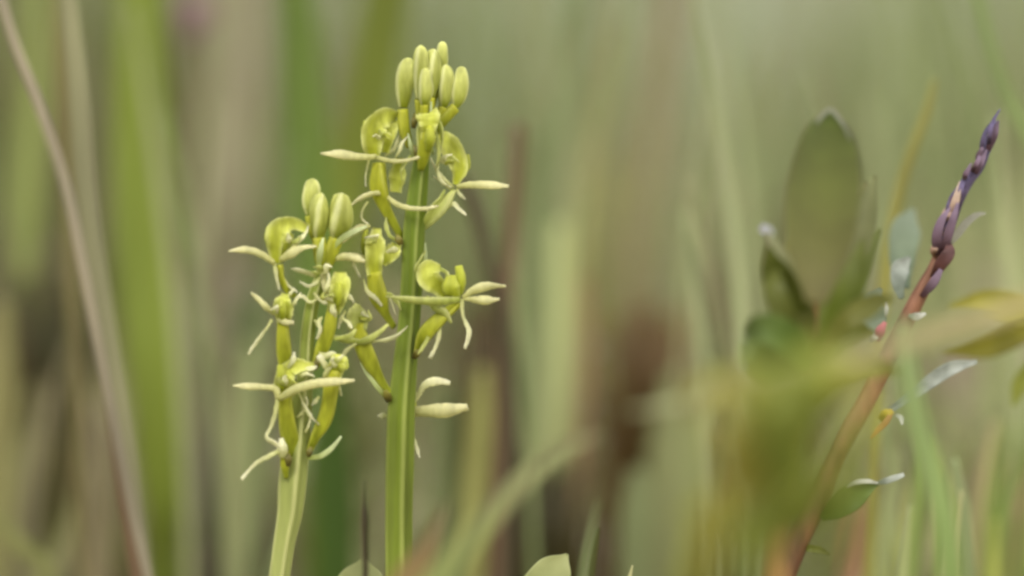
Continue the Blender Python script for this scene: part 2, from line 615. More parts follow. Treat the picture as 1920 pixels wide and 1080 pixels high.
stalk('sedge', 'long grey green blade rising right of the brown stem', 'sedge',
      [(1092, -60), (1078, 60), (1060, 180), (1044, 300), (1034, 400), (1020, 560), (1008, 760), (1000, 1000)], [22, 26, 28, 28, 28, 28, 26, 26], (128, 142, 96), d=.86, flat=.3, group=GB)
stalk('sedge', 'faint straw green blade parallel to the grey green one', 'sedge',
      [(1168, -60), (1150, 60), (1132, 170), (1116, 260), (1102, 360), (1085, 520), (1072, 760), (1064, 1000)], [16, 20, 22, 24, 24, 24, 24, 24], (142, 144, 92), d=.84, flat=.3, group=GB)
stalk('sedge', 'pale green blade beside the brown seed head', 'sedge',
      [(1052, 420), (1050, 560), (1044, 700), (1030, 830), (1020, 1000)], [26, 44, 50, 50, 46], (166, 172, 118), d=.83, flat=.2, group=GB)
stalk('dry_sedge', 'faint brownish dry blade high right of centre', 'dry sedge',
      [(1262, -60), (1250, 60), (1236, 160), (1222, 250), (1205, 400), (1195, 700)], [40, 44, 44, 40, 30, 24], (140, 124, 96), d=.98, flat=.2, group=GB)
stalk('dry_sedge', 'narrow reddish dry blade below the olive tuft', 'dry sedge',
      [(1095, 520), (1100, 600), (1098, 700), (1090, 820), (1085, 1000)], [10, 14, 16, 16, 16], (150, 116, 88), d=.80, flat=.4, group=GB)
# blades nearer than the orchids
stalk('sedge', 'blurred green blade slanting up from the foot of the tall orchid', 'sedge',
      [(1120, 818), (1075, 832), (1020, 866), (960, 922), (900, 990), (850, 1050), (800, 1120)], [8, 18, 26, 36, 44, 48, 48], (120, 136, 62), (146, 144, 108), d=.50, flat=.15, group=GB)
stalk('sedge', 'pale blurred blade crossing in front of the twig, orange at its right end', 'sedge',
      [(1180, 772), (1300, 752), (1420, 722), (1560, 680), (1700, 640), (1820, 604), (1960, 562), (2200, 600), (2330, 800), (2380, 1200)], [8, 20, 28, 32, 36, 38, 36, 40, 40, 40], (176, 150, 98), (164, 168, 130), d=.485, flat=.2, group=GB)
stalk('withered_sedge', 'orange brown withered blade across the foot of the tall orchid', 'dry sedge',
      [(836, 945), (820, 985), (800, 1030), (770, 1080), (740, 1140)], [8, 20, 34, 54, 60], (138, 118, 60), (124, 104, 78), d=.515, flat=.2, group=GB)
stalk('sedge', 'soft green blade standing in front right of the leafy twig', 'sedge',
      [(1690, 600), (1702, 700), (1722, 800), (1752, 900), (1772, 980), (1786, 1100)], [26, 34, 40, 46, 48, 48], (116, 138, 68), (146, 164, 108), d=.52, flat=.2, group=GB)
for lab, pts, wd, c, d in [
        ('slim green blade curving at the lower right edge', [(1945, 760), (1920, 840), (1893, 940), (1870, 1100)], [14, 18, 20, 20], (122, 138, 74), .69),
        ('slim straw blade at lower right between two green blades', [(1868, 790), (1850, 870), (1838, 960), (1826, 1100)], [10, 16, 16, 16], (168, 158, 112), .71),
        ('upright green blade near the lower right corner', [(1738, 820), (1728, 900), (1716, 1000), (1706, 1100)], [12, 22, 28, 30], (122, 138, 72), .69),
        ('yellow green leaning blade in the lower right corner', [(1886, 960), (1874, 1010), (1868, 1100)], [30, 46, 50], (142, 148, 76), .70),
        ('grey green blade leaning right at the lower right', [(1790, 860), (1806, 960), (1816, 1100)], [16, 26, 28], (140, 150, 104), .65),
        ('reddish dry blade right of the twig base', [(1608, 920), (1602, 990), (1592, 1100)], [20, 40, 46], (150, 116, 88), .72),
        ('dull brown blade beside the reddish one', [(1660, 880), (1652, 980), (1645, 1100)], [20, 44, 50], (108, 100, 66), .74),
        ('thin green blade at the bottom right of the pale leaf tip', [(1122, 940), (1112, 980), (1100, 1040), (1090, 1110)], [3, 7, 11, 12], (132, 144, 96), .665),
        ('dark narrow blade at the bottom edge behind the thin green one', [(1122, 990), (1115, 1030), (1106, 1100)], [6, 12, 14], (74, 78, 34), .62),
        ('tiny pale blade tip at the bottom edge', [(1186, 1060), (1180, 1085), (1172, 1130)], [3, 9, 12], (180, 178, 130), .60),
        ('faint green blade in the upper left corner', [(75, -60), (70, 60), (62, 180), (50, 400), (40, 700)], [24, 40, 44, 40, 36], (140, 150, 84), .86),
        ('dark olive blade behind the grey green stalk', [(116, -60), (117, 60), (120, 200), (128, 420), (140, 700)], [30, 34, 32, 26, 20], (110, 102, 64), .72),
        ('dull olive blade at the left edge beside the dark tuft', [(2, 560), (0, 700), (-4, 860), (-8, 1100)], [30, 60, 60, 50], (136, 132, 84), .79),
        ('green leaf blade low in the left corner', [(-20, 960), (30, 1010), (70, 1050), (110, 1110)], [12, 28, 30, 30], (122, 124, 74), .73),
        ('soft pale green blade low under the brown tuft right of centre', [(1262, 700), (1256, 800), (1248, 920), (1240, 1100)], [24, 64, 76, 70], (132, 136, 90), .82),
        ('pale green blade under the left end of the crossing pale blade', [(1330, 690), (1318, 800), (1300, 930), (1288, 1100)], [24, 60, 66, 60], (136, 142, 92), .82),
        ('short grey green blade under the brown tuft', [(1196, 880), (1192, 960), (1186, 1100)], [30, 56, 56], (118, 126, 84), .78),
        ('greyish green blade low between tall orchid and slanting blade', [(842, 720), (848, 800), (852, 900), (850, 1100)], [30, 56, 64, 60], (118, 130, 82), .80),
        ('straw green blade behind the lowest right flower of the tall orchid', [(905, 690), (900, 780), (890, 900), (880, 1100)], [20, 40, 44, 44], (146, 146, 84), .78),
        ('pale green blade left of the short orchid stem', [(470, 640), (462, 760), (454, 860), (450, 1100)], [30, 60, 66, 50], (170, 176, 122), .84)]:
    stalk('sedge', lab, 'sedge', pts, wd, c, d=d, flat=.3, group=GB)


for i in range(26):
    px = RNG.uniform(1580, 1960); top = RNG.uniform(700, 1000); dd = RNG.uniform(.64, .80); ln = RNG.uniform(10, 90)
    c = [(124, 138, 74), (150, 158, 104), (168, 164, 118), (112, 130, 60), (150, 132, 98), (162, 166, 84)][i % 6]
    wv = RNG.uniform(12, 30)
    hue = ['dull green', 'pale green', 'straw', 'deep green', 'tan', 'yellow green'][i % 6]
    side = 'at the foot of the twig' if px < 1680 else 'right of the dark twig leaf' if px < 1780 else 'under the silvery leaf' if px < 1870 else 'at the right edge'
    stalk('sedge', '%s %s blurred blade %s, %s' % ('broad' if wv > 21 else 'slim', hue, side, 'tall' if top < 800 else 'middling' if top < 900 else 'short'), 'sedge',
          [(px + ln, top), (px + ln * .55, top + 110), (px + ln * .2, top + 240), (px, 1120)], [wv * .3, wv * .8, wv, wv], c, d=dd, flat=.3,
          group='soft blades in the lower right corner', gain=1.3)
def stem_label(px, ln, top, i):
    hue = ['grey green', 'tan', 'pale', 'dull green', 'straw green'][i % 5]
    lean = ('sharply' if abs(ln) > 130 else 'slightly') + (' leaning right' if ln > 0 else ' leaning left')
    where = ('left of the short orchid' if px < 600 else 'just right of the tall orchid' if px < 1060 else 'above the brown tuft' if px < 1240 else
             'left of the big oval leaf' if px < 1420 else 'behind the leafy shoot' if px < 1640 else 'behind the purple twig' if px < 1800 else 'near the right edge')
    ht = 'tallest' if top < 0 else 'tall' if top < 270 else 'middling' if top < 540 else 'low'
    return 'faint %s %s stem %s %s' % (ht, hue, lean, where)


for i in range(44):
    px = RNG.uniform(900, 1940) if i % 4 else RNG.uniform(320, 560); top = RNG.uniform(-80, 760); dd = RNG.uniform(.70, .95); ln = RNG.choice([-1, 1]) * RNG.uniform(40, 200)
    c = [(130, 140, 96), (140, 132, 100), (158, 164, 122), (122, 132, 86), (150, 154, 110)][i % 5]
    wv = RNG.uniform(7, 18)
    stalk('grass_stalk', stem_label(px, ln, top, i), 'grass stalk',
          [(px + ln, top), (px + ln * .6, top + 240), (px + ln * .25, top + 520), (px, top + 900)], [wv * .5, wv, wv, wv], c, d=dd, flat=.6,
          group='thin stems crossing the pale background', gain=1.3)
for i in range(12):
    px = RNG.uniform(1640, 2000); top = RNG.uniform(280, 520); dd = RNG.uniform(1.0, 1.4)
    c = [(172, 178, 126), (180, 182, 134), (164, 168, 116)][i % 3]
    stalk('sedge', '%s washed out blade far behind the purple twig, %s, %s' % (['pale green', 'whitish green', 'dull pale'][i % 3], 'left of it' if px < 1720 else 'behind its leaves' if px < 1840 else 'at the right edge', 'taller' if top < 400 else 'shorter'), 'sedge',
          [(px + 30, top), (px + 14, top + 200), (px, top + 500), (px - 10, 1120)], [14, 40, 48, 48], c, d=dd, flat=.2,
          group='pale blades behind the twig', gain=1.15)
for i in range(14):
    px = RNG.uniform(-30, 210); top = RNG.uniform(600, 900); dd = RNG.uniform(.76, .9)
    c = [(128, 118, 88), (134, 126, 96), (132, 132, 88)][i % 3]
    stalk('dry_sedge', 'soft %s blade low at left, leaning %s, %s' % (['brown', 'straw', 'olive'][i % 3], 'right' if 90 - (i % 5) * 40 > 0 else 'left', 'at the left edge' if px < 50 else 'left of the pinkish stalk foot' if px < 140 else 'behind the pinkish stalk foot'), 'dry sedge',
          [(px + 90 - (i % 5) * 40, top), (px + 30 - (i % 5) * 12, top + 190), (px, 1120)], [6, 30, 38], c, d=dd, flat=.2,
          group='soft straw blades at the lower left', gain=1.15)


# clumps of dead growth, one dark clump for a shadowed gap, mauve flower heads
def tuft(name, label, cat, px, py_top, d, wpx, hpx, cols, n, bw=8, gain=1.0, spread=0.7):
    top = P(px, py_top, d)
    k = d / DIST
    base = Vector((top.x, top.y, 0))
    e = empty(name, base)
    tag(e, label, cat, 'tufts of dead and green leaves behind the orchids')
    for i in range(n):
        u = RNG.uniform(-1, 1)
        x0 = base.x + u * wpx * PX * k * 0.25
        x1 = base.x + (u + RNG.normal(0, spread)) * wpx * PX * k * 0.5
        zt = top.z - abs(RNG.normal(0, 0.3)) * hpx * PX * k
        y = base.y + RNG.normal(0, 0.008)
        pts = [Vector((x0, y, -0.003)), Vector((x0 * .6 + x1 * .4, y, zt * 0.5)), Vector((x1, y + RNG.normal(0, .006), max(zt, 0.01)))]
        hw = bw * PX * k / 2 * RNG.uniform(.7, 1.4)
        c = cols[i % len(cols)]
        g = Geo().sweep(pts, [hw * .8, hw, hw * .15], flat=.3, chan=.3, ring=6, n=8)
        link('blade', g, plant('tuft_%d_%d_%d' % c, c, c, gain=gain, trans=.2), parent=e)
    return e


BR = [(112, 86, 40), (94, 74, 34), (124, 96, 56)]
tuft('dead_tuft', 'dark brown dead tuft right of centre behind the clear space', 'dead tuft', 1215, 560, .86, 100, 160, BR, 100, bw=22, gain=.8)
tuft('dead_tuft', 'dark brown tuft standing in for the shadowed gap beside the slanting green blade', 'dead tuft', 1010, 850, .80, 110, 120, [(80, 72, 26), (88, 78, 32), (70, 66, 24)], 90, bw=24, gain=.6)  # dark colours stand in for the shade of a gap here
tuft('dead_tuft', 'brown dead tuft behind the lower flowers of the tall orchid', 'dead tuft', 915, 560, .80, 80, 160, [(98, 80, 34), (86, 76, 28), (124, 100, 64)], 80, bw=20, gain=.55)
tuft('dead_tuft', 'dark brown tuft behind the stalks at the left edge', 'dead tuft', 85, 500, .84, 100, 200, [(86, 80, 28), (100, 82, 38), (74, 84, 26)], 84, bw=22, gain=.55)
tuft('dead_tuft', 'dull brown dead tuft in the lower left', 'dead tuft', 130, 680, .84, 170, 200, [(116, 104, 70), (126, 112, 84), (108, 100, 60), (122, 122, 76)], 50, bw=16, gain=1.55)
tuft('grass_tuft', 'olive grass tuft above the brown tuft right of centre', 'grass tuft', 1135, 290, .95, 70, 110, [(140, 136, 72), (150, 144, 84)], 26, bw=12, gain=1.0)
tuft('dead_tuft', 'brownish tuft low right of centre under the pale blade', 'dead tuft', 1130, 790, .9, 220, 140, [(116, 108, 72), (124, 116, 82), (108, 106, 64)], 34, bw=16, gain=1.6)
tuft('dead_tuft', 'mauve grey dead tuft between the broad blade and the short orchid', 'dead tuft', 385, 480, .88, 80, 200, [(140, 132, 112), (130, 116, 90), (146, 140, 120)], 20, bw=16, gain=1.15)
tuft('grass_tuft', 'green tuft at the left foot of the short orchid flowers', 'grass tuft', 470, 500, .86, 60, 120, [(86, 108, 46), (100, 116, 60)], 26, bw=16, gain=.9)


def flower_head(label, px, py, d, size, c):
    e = empty('meadow_flower', P(px, 1500, d) * 1.0)
    base = P(px - 20, 900, d); base.z = 0
    e.location = base; ORIG[e] = base
    tag(e, label, 'flower', 'blurred mauve flowers')
    top = P(px, py, d)
    g = Geo().sweep([base - Vector((0, 0, .004)), (base + top) / 2 + Vector((.001, 0, 0)), top], [.0006, .0006, .0005], ring=8, n=14)
    link('stem', g, plant('meadow_flower_stem', (118, 104, 72)), parent=e)
    k = d / DIST * PX
    for i in range(16):
        a = RNG.uniform(0, 6.28); r = RNG.uniform(0, 1)
        q = top + Vector((math.cos(a) * size * k * .35 * r, math.sin(a) * size * k * .3 * r, RNG.uniform(-.5, .7) * size * k * .7))
        g = Geo().sweep([top + (q - top) * .2, q, q + Vector((math.cos(a) * .001, 0, .0016))], [.0004, .0012, .0003], flat=.5, ring=6, n=7)
        link('petal', g, plant('mauve_%d_%d_%d' % c, c, trans=.3, gain=1.1), parent=e)


flower_head('blurred mauve flower head at upper left between the broad blade and the tan one', 362, 45, .9, 95, (164, 132, 140))

# ------------------------------------------------------------------ the orchids
M_STEM = plant('orchid_stem', (110, 122, 42), (100, 122, 30), trans=.12, spec=.3, rough=.45, scale=500, streak=.12, vary=.3, gain=1.10, edge=(162, 170, 90), edge_n=5, edge_amt=.55)
M_STEM2 = plant('orchid_stem_pale', (160, 166, 100), (120, 134, 40), trans=.12, spec=.3, rough=.45, scale=500, streak=.12, vary=.25, gain=1.10, edge=(196, 198, 132), edge_n=5, edge_amt=.7)
M_OVARY = plant('orchid_ovary', (124, 134, 26), (176, 178, 52), trans=.28, spec=.3, scale=900, streak=.3, vary=.28, gain=1.23, edge=(192, 194, 84), edge_n=3, edge_amt=.6)
M_BUD = plant('orchid_bud', (128, 138, 18), (226, 228, 142), trans=.34, spec=.35, scale=900, streak=.3, vary=.24, gain=1.23, edge=(232, 234, 172), edge_n=3, edge_amt=.7)  # pale seams and tips also have the buds' highlights painted in
M_LIP = plant('orchid_lip', (172, 178, 44), (212, 216, 112), trans=.5, spec=.3, scale=900, streak=.35, vary=.22, gain=1.23, edge=(234, 236, 168), edge_amt=.75)
M_SEPAL = plant('orchid_sepal', (206, 206, 130), (240, 236, 190), trans=.4, spec=.25, scale=900, streak=.35, vary=.14, gain=1.01, edge=(234, 230, 182), edge_amt=.4)
M_SEPG = plant('orchid_sepal_green', (166, 176, 78), (202, 206, 126), trans=.4, spec=.25, scale=900, streak=.35, vary=.2, gain=1.10, edge=(222, 224, 160))
M_PETAL = plant('orchid_petal', (208, 210, 136), (242, 240, 208), trans=.4, spec=.25, scale=900, streak=.35, vary=.16, gain=1.03)
M_BRACT = plant('orchid_bract', (156, 168, 78), (208, 218, 170), trans=.3, spec=.3, scale=900, streak=.3, vary=.2, gain=1.10)
M_COL = plant('orchid_column', (140, 150, 26), (184, 190, 66), trans=.3, spec=.35, scale=900, streak=.3, vary=.22, gain=1.21, edge=(206, 210, 112), edge_amt=.5)
M_SCAR = plant('orchid_bract_scar', (84, 74, 28), (120, 116, 44), trans=.05, scale=900, vary=.3)


def Q(p, d0):
    off = p[2] if len(p) > 2 else 0.0
    return P(p[0], p[1], d0 + off / 1000.0)


class Orchid:
    def __init__(self, label, group, d0):
        self.d0 = d0
        self.label, self.group = label, group

    def stem(self, pts, widths, mat, ridge=0.13):
        W = [Q(p, self.d0) for p in pts]
        W = grounded(W)
        hw = [wv * PX * .475 for wv in widths] + [widths[-1] * PX * .48, widths[-1] * PX * .5]
        W, hw = W[::-1], hw[::-1]
        base = Vector((W[0].x, W[0].y, 0))
        self.e = empty('fen_orchid', base)
        tag(self.e, self.label, 'orchid', self.group)
        g = Geo().sweep(W, hw, flat=.92, lobes=5, lobe_amp=ridge, ring=40, n=len(W) * 7)
        link('stem', g, mat, parent=self.e)

    def bud(self, pts, wpx, ped=None, pw=14, mat=None):
        W = [Q(p, self.d0) for p in pts]
        if len(W) == 2:
            W = [W[0], W[0].lerp(W[1], .33), W[0].lerp(W[1], .66), W[1]]
        r = wpx * PX / 2 * random.uniform(.88, 1.04)
        b0, b1, b2, b3 = W
        bend = random.uniform(-.12, .12) * r
        W = [b0, b0.lerp(b1, .6), b1.lerp(b2, .3) + RIGHT * bend, b2, b2.lerp(b3, .62), b3.lerp(b2, .12), b3]
        prof = [.5, .84, 1.0, .95, .74, .5, .22]
        g = Geo().sweep(W, [r * q * random.uniform(.96, 1.04) for q in prof], flat=.9, lobes=3, lobe_amp=.19, ring=30, n=30, twist=random.uniform(-1.2, 1.2), wob=.05)
        b = link('bud', g, mat or M_BUD, parent=self.e)
        if ped:
            Wp = [Q(p, self.d0) for p in ped]
            g = Geo().sweep(Wp, [pw * PX / 2 * .7, pw * PX / 2, pw * PX / 2 * .95], flat=.9, lobes=3, lobe_amp=.08, ring=18)
            link('pedicel', g, M_OVARY, parent=b)
            ORIG[b] = ORIG[self.e]
        return b

    def bract(self, pts, widths):
        W = [Q(p, self.d0) for p in pts]
        g = Geo().sweep(W, [v * PX / 2 for v in widths], flat=.4, chan=.35, ring=10)
        link('bract', g, M_BRACT, parent=self.e)

    def flower(self, c):
        f = empty('flower', Q(c, self.d0), parent=self.e)
        return Flower(self, f)


class Flower:
    def __init__(self, orchid, e):
        self.o, self.e = orchid, e

    def _s(self, name, pts, widths, mat, **k):
        W = [Q(p, self.o.d0) for p in pts]
        slim = {'petal': .86, 'sepal': .95}.get(name, 1.0)
        if name in ('petal', 'sepal', 'lip'):         # small kinks along the way
            W = [W[0]] + [q + Vector((random.gauss(0, 1), random.gauss(0, 1), random.gauss(0, 1))) * PX * 1.3 for q in W[1:-1]] + [W[-1]]
        g = Geo().sweep(W, [v * PX / 2 * slim * random.uniform(.9, 1.1) for v in widths], **k)
        if name in ('petal', 'sepal', 'lip', 'column'):  # ragged, uneven tissue
            g.v = [q + Vector((random.gauss(0, 1), random.gauss(0, 1), random.gauss(0, 1))) * PX * .45 for q in g.v]
        link(name, g, mat, parent=self.e)
        return self

    def sepal(self, pts, widths, mat=None, **k):
        return self._s('sepal', pts, widths, mat or M_SEPAL, flat=.36, chan=-.3, ring=12, wob=.09, twist=random.uniform(-.9, .9), **k)

    def petal(self, pts, widths, mat=None):
        return self._s('petal', pts, widths, mat or M_PETAL, flat=.5, chan=.2, ring=9, wob=.18, twist=random.uniform(-1.5, 1.5))

    def lip(self, pts, widths, facing=(0, -1, 0), mat=None, chan=.5, flat=.16):
        return self._s('lip', pts, widths, mat or M_LIP, flat=flat, chan=chan, ring=16, wavy=.26, twist=random.uniform(-.5, .5), wob=.06, facing=facing)

    def ovary(self, pts, widths, mat=None):
        return self._s('ovary', pts, [q * .88 for q in widths], mat or M_OVARY, flat=.9, lobes=3, lobe_amp=.17, ring=24, twist=random.uniform(.7, 1.6), wob=.05)

    def column(self, pts, widths, mat=None):
        return self._s('column', pts, widths, mat or M_COL, flat=.8, ring=12)


GO = 'flowering fen orchids'
# ---- the tall one
A = Orchid('tall yellow green orchid with ribbed stem and a cluster of buds on top', GO, DIST)
A.stem([(806, 150), (800, 196), (796, 240), (789, 300), (782, 360), (775, 430), (771, 520), (766, 600), (758, 680), (751, 760), (748, 860), (746, 960), (747, 1100)],
       [10, 15, 20, 30, 38, 42, 42, 42, 46, 52, 54, 52, 52], M_STEM)
A.bud([(754, 202, -1), (756, 170, -1), (762, 135, -1.2), (768, 109, -1)], 38, [(768, 275, -.5), (758, 246, -1), (754, 205, -1)], 22)
A.bud([(786, 186, -1.5), (786, 150, -1.6), (787, 112, -1.6), (789, 85, -1.4)], 31, [(797, 235, 0), (789, 212, -1), (786, 186, -1.5)], 20)
A.bud([(806, 182, -.4), (808, 150, -.6), (811, 115, -.6), (813, 92, -.4)], 32, [(800, 232, 0), (803, 208, -.2), (806, 182, -.4)], 20)
A.bud([(822, 146, 1), (825, 122, 1), (828, 98, 1), (830, 78, 1)], 23, [(803, 222, 1), (812, 186, 1), (822, 146, 1)], 14)
A.bud([(830, 200, .2), (833, 176, 0), (835, 148, 0), (836, 121, .2)], 29, [(803, 250, 0), (818, 228, .2), (830, 200, .2)], 18)
A.bud([(853, 201, .6), (859, 178, .6), (864, 150, .6), (866, 125, .8)], 29, [(806, 258, .4), (836, 218, .4), (853, 201, .6)], 22)
A.bud([(794, 196, -2), (795, 176, -2.1), (797, 152, -2.1), (799, 128, -2)], 26, [(797, 240, -.6), (794, 220, -1.6), (794, 196, -2)], 16)
A.bract([(812, 290, -1), (806, 262, -1.2), (808, 232, -1), (808, 190, -.8)], [4, 9, 10, 3])
A.bract([(776, 300, -1), (771, 276, -1.5), (765, 250, -1.6)], [4, 9, 2])

# central flower just under the buds
f = A.flower((803, 250, -2.5))
f.ovary([(788, 318, -1.4), (793, 292, -2.2), (800, 262, -2.6), (803, 236, -2.6)], [14, 24, 34, 30])
f.lip([(801, 262, -2.8), (803, 240, -3.2), (803, 222, -3.2), (803, 212, -2.6)], [24, 36, 46, 42])
f.column([(803, 282, -3), (806, 262, -3.4), (806, 240, -3.4)], [10, 20, 14])
f.sepal([(788, 222, -2.6), (784, 252, -2.8), (785, 296, -2.4)], [6, 9, 3], M_SEPG)
f.sepal([(822, 222, -2.4), (828, 252, -2.4), (827, 282, -2)], [6, 9, 3], M_SEPG)

# upper left flower
f = A.flower((712, 290, -1))
f.ovary([(752, 446, 0), (736, 416, -.6), (722, 388, -1), (712, 350, -1.4), (711, 305, -1.4)], [14, 18, 26, 37, 30])
f.lip([(699, 292, -1.6), (697, 262, -2), (706, 232, -2), (724, 218, -1.6), (744, 220, -.6)], [28, 40, 44, 36, 20])
f.lip([(722, 286, -1), (728, 256, -1), (738, 226, -.6)], [14, 30, 26])
f.column([(690, 270, -1.2), (685, 248, -1.2), (687, 226, -1.2)], [10, 16, 10])
f.sepal([(706, 294, -2.2), (676, 294, -2.4), (640, 289, -2.6), (601, 288, -2.8)], [8, 15, 17, 5])
f.sepal([(706, 296, -2.2), (738, 302, -2.6), (770, 300, -2.6), (806, 286, -2.6)], [8, 9, 8, 3])
f.petal([(722, 292, -1), (736, 280, -.8), (746, 262, -.6), (753, 246, 0)], [6, 9, 11, 4])
f.petal([(692, 300, -1), (687, 330, -1), (686, 350, -1)], [3, 5, 2])

# flower half behind the stem, its pale lip between ovary and stem
f = A.flower((744, 340, 1))
f.lip([(748, 296, 1), (744, 330, .6), (742, 360, .8)], [18, 34, 22])
f.sepal([(724, 364, -1.8), (700, 363, -2.2), (680, 368, -2.2), (657, 386, -2)], [8, 11, 11, 4])
f.petal([(690, 378, -1), (680, 396, -.8), (679, 410, -.6), (690, 420, -.4)], [3, 5, 5, 2])
f.sepal([(722, 364, -1.8), (742, 382, -2.2), (770, 391, -2.6), (800, 392, -2.6), (822, 386, -2.2)], [7, 10, 10, 9, 3])

# right flower
f = A.flower((852, 350, 0))
f.ovary([(790, 424, .4), (812, 404, -.2), (836, 380, -.4), (853, 356, -.4)], [18, 26, 24, 12], M_SEPG)
f.lip([(854, 346, -.6), (858, 318, -1), (850, 286, -1), (834, 262, -.6), (822, 252, 0)], [14, 34, 40, 34, 14])
f.column([(862, 326, .4), (873, 312, .6), (874, 290, .8)], [10, 18, 14])
f.sepal([(856, 350, -1), (886, 348, -1.4), (920, 347, -1.8), (954, 349, -2)], [8, 15, 17, 6])
f.petal([(852, 352, -.8), (832, 336, -.8), (818, 316, -.6), (808, 296, -.4)], [5, 9, 9, 3])
f.petal([(846, 356, -.2), (826, 340, 0), (812, 330, .2)], [4, 7, 3])
f.petal([(856, 354, -.8), (862, 366, -.8), (873, 374, -.6)], [5, 8, 3])
f.petal([(836, 392, -.6), (850, 382, -.8), (858, 392, -1), (874, 403, -1)], [5, 10, 11, 4])

# flower in front of the stem, half way down on the right
f = A.flower((850, 560, -2))
f.ovary([(780, 662, -1), (796, 628, -1.6), (826, 598, -2), (862, 568, -2)], [16, 30, 30, 16])
f.lip([(838, 556, -2.2), (818, 536, -2.6), (802, 520, -2.8), (806, 504, -2.4), (826, 502, -2)], [20, 36, 42, 34, 14])
f.column([(858, 560, -2.2), (846, 540, -2.6), (846, 516, -2.6)], [14, 34, 20])
f.column([(862, 552, -2), (864, 524, -2.2), (860, 498, -2.2)], [12, 22, 14])
f.sepal([(868, 558, -2.4), (886, 546, -2.8), (916, 537, -3), (948, 537, -3.2)], [8, 15, 18, 8])
f.sepal([(868, 560, -2.4), (890, 562, -2.6), (914, 563, -2.8), (936, 561, -2.8)], [7, 14, 16, 5])
f.petal([(866, 560, -2.4), (871, 594, -2.6), (879, 622, -2.6), (872, 654, -2.8)], [7, 9, 11, 8])
f.sepal([(862, 562, -2.6), (826, 566, -3.4), (780, 563, -3.8), (724, 556, -3.6)], [10, 20, 18, 5], M_SEPG)
f.petal([(826, 612, -2.2), (820, 640, -2.2), (806, 672, -2)], [6, 9, 8])
f.petal([(806, 622, -2.2), (798, 640, -2.2), (784, 664, -2)], [5, 10, 4], M_SEPG)

# left flower, middle
f = A.flower((702, 500, -1.5))
f.ovary([(738, 614, -.4), (722, 588, -1), (710, 556, -1.4), (702, 510, -1.6)], [12, 18, 34, 34])
f.lip([(702, 516, -2), (700, 488, -2.4), (703, 456, -2.4), (706, 428, -2)], [28, 34, 32, 16])
f.lip([(716, 494, -1.2), (732, 478, -1), (744, 458, -.6)], [16, 30, 22])
f.column([(686, 482, -1.4), (684, 454, -1.6), (686, 430, -1.4)], [12, 16, 8])
f.sepal([(692, 486, -2.2), (668, 482, -2.4), (646, 482, -2.4), (622, 488, -2.2)], [8, 16, 16, 6])
f.sepal([(694, 424, -1.6), (676, 428, -1.8), (656, 440, -1.8), (632, 464, -1.6)], [8, 14, 14, 4])
f.petal([(682, 524, -1.6), (690, 546, -2), (702, 562, -2), (716, 574, -1.8)], [5, 9, 11, 5])
f.petal([(722, 550, -1), (732, 566, -1), (742, 590, -.8)], [4, 7, 3])

# lower left flower
f = A.flower((672, 620, -2))
f.ovary([(732, 742, -.6), (712, 712, -1.2), (692, 676, -1.8), (678, 640, -2), (672, 606, -2)], [14, 20, 30, 36, 30])
f.lip([(672, 626, -2.2), (670, 604, -2.6), (668, 584, -2.6), (670, 570, -2.2)], [32, 38, 30, 10], M_COL and (0, -1, 0), M_SEPG)
f.sepal([(676, 640, -2.6), (652, 638, -3), (636, 636, -3), (622, 630, -2.8)], [8, 15, 14, 6], M_SEPG)
f.sepal([(664, 644, -2.8), (688, 636, -3.2), (708, 622, -3.2), (728, 608, -3)], [8, 13, 12, 6], M_SEPG)
f.petal([(690, 640, -2.8), (712, 640, -3), (740, 630, -3), (764, 612, -3)], [5, 8, 8, 3])
f.petal([(668, 644, -3), (650, 660, -3.2), (634, 684, -3.2), (606, 710, -3)], [6, 9, 9, 4])
A.bract([(730, 752, -1), (706, 724, -1.6), (688, 700, -1.8), (676, 680, -1.8)], [8, 9, 7, 3])

# lowest flower, behind the stem on the right
f = A.flower((786, 745, 1.5))
f.petal([(772, 752, 1.4), (784, 738, 1), (794, 722, .6), (816, 714, .4), (844, 718, .4)], [14, 17, 17, 18, 12])
f.sepal([(768, 772, 1.4), (800, 772, .8), (840, 770, .4), (877, 763, .2)], [20, 28, 30, 18])
f.petal([(770, 804, 1), (780, 832, .8), (787, 858, .6)], [6, 9, 4])
f.petal([(730, 780, 1.2), (720, 778, 1), (708, 780, .8)], [8, 12, 5])
f.ovary([(764, 800, 1.6), (772, 770, 1.6), (776, 744, 1.6)], [16, 20, 14])
A.bract([(772, 790, .6), (772, 740, .2), (770, 700, .4)], [8, 10, 3])
A.bract([(790, 520, .8), (797, 486, .6), (797, 455, .6)], [6, 9, 3])

# ---- the short one
B = Orchid('short pale yellow orchid left of the tall one with spidery flowers', GO, DIST - 0.004)
B.stem([(604, 470), (600, 520), (588, 556), (577, 620), (572, 690), (562, 770), (553, 850), (547, 900), (542, 960), (533, 1010), (520, 1100)],
       [16, 24, 26, 28, 30, 44, 50, 54, 48, 42, 40], M_STEM2, .11)
B.bud([(580, 404, .4), (582, 382, .4), (585, 358, .4), (587, 335, .6)], 32, [(600, 470, .4), (588, 436, .4), (580, 404, .4)], 20)
B.bud([(597, 448, -1), (596, 420, -1.4), (598, 388, -1.4), (602, 362, -1.2)], 37, [(604, 510, -.6), (600, 480, -1), (597, 446, -1)], 26)
B.bud([(630, 446, -.6), (634, 420, -1), (638, 388, -1), (640, 362, -.8)], 46, [(604, 516, 0), (616, 482, -.4), (630, 446, -.6)], 28)
B.bract([(597, 502, -1.8), (600, 474, -2.4), (606, 446, -2.4)], [8, 12, 4])
B.bract([(622, 470, -1), (640, 448, -1.2), (660, 436, -1.2), (688, 424, -1)], [5, 11, 11, 4])

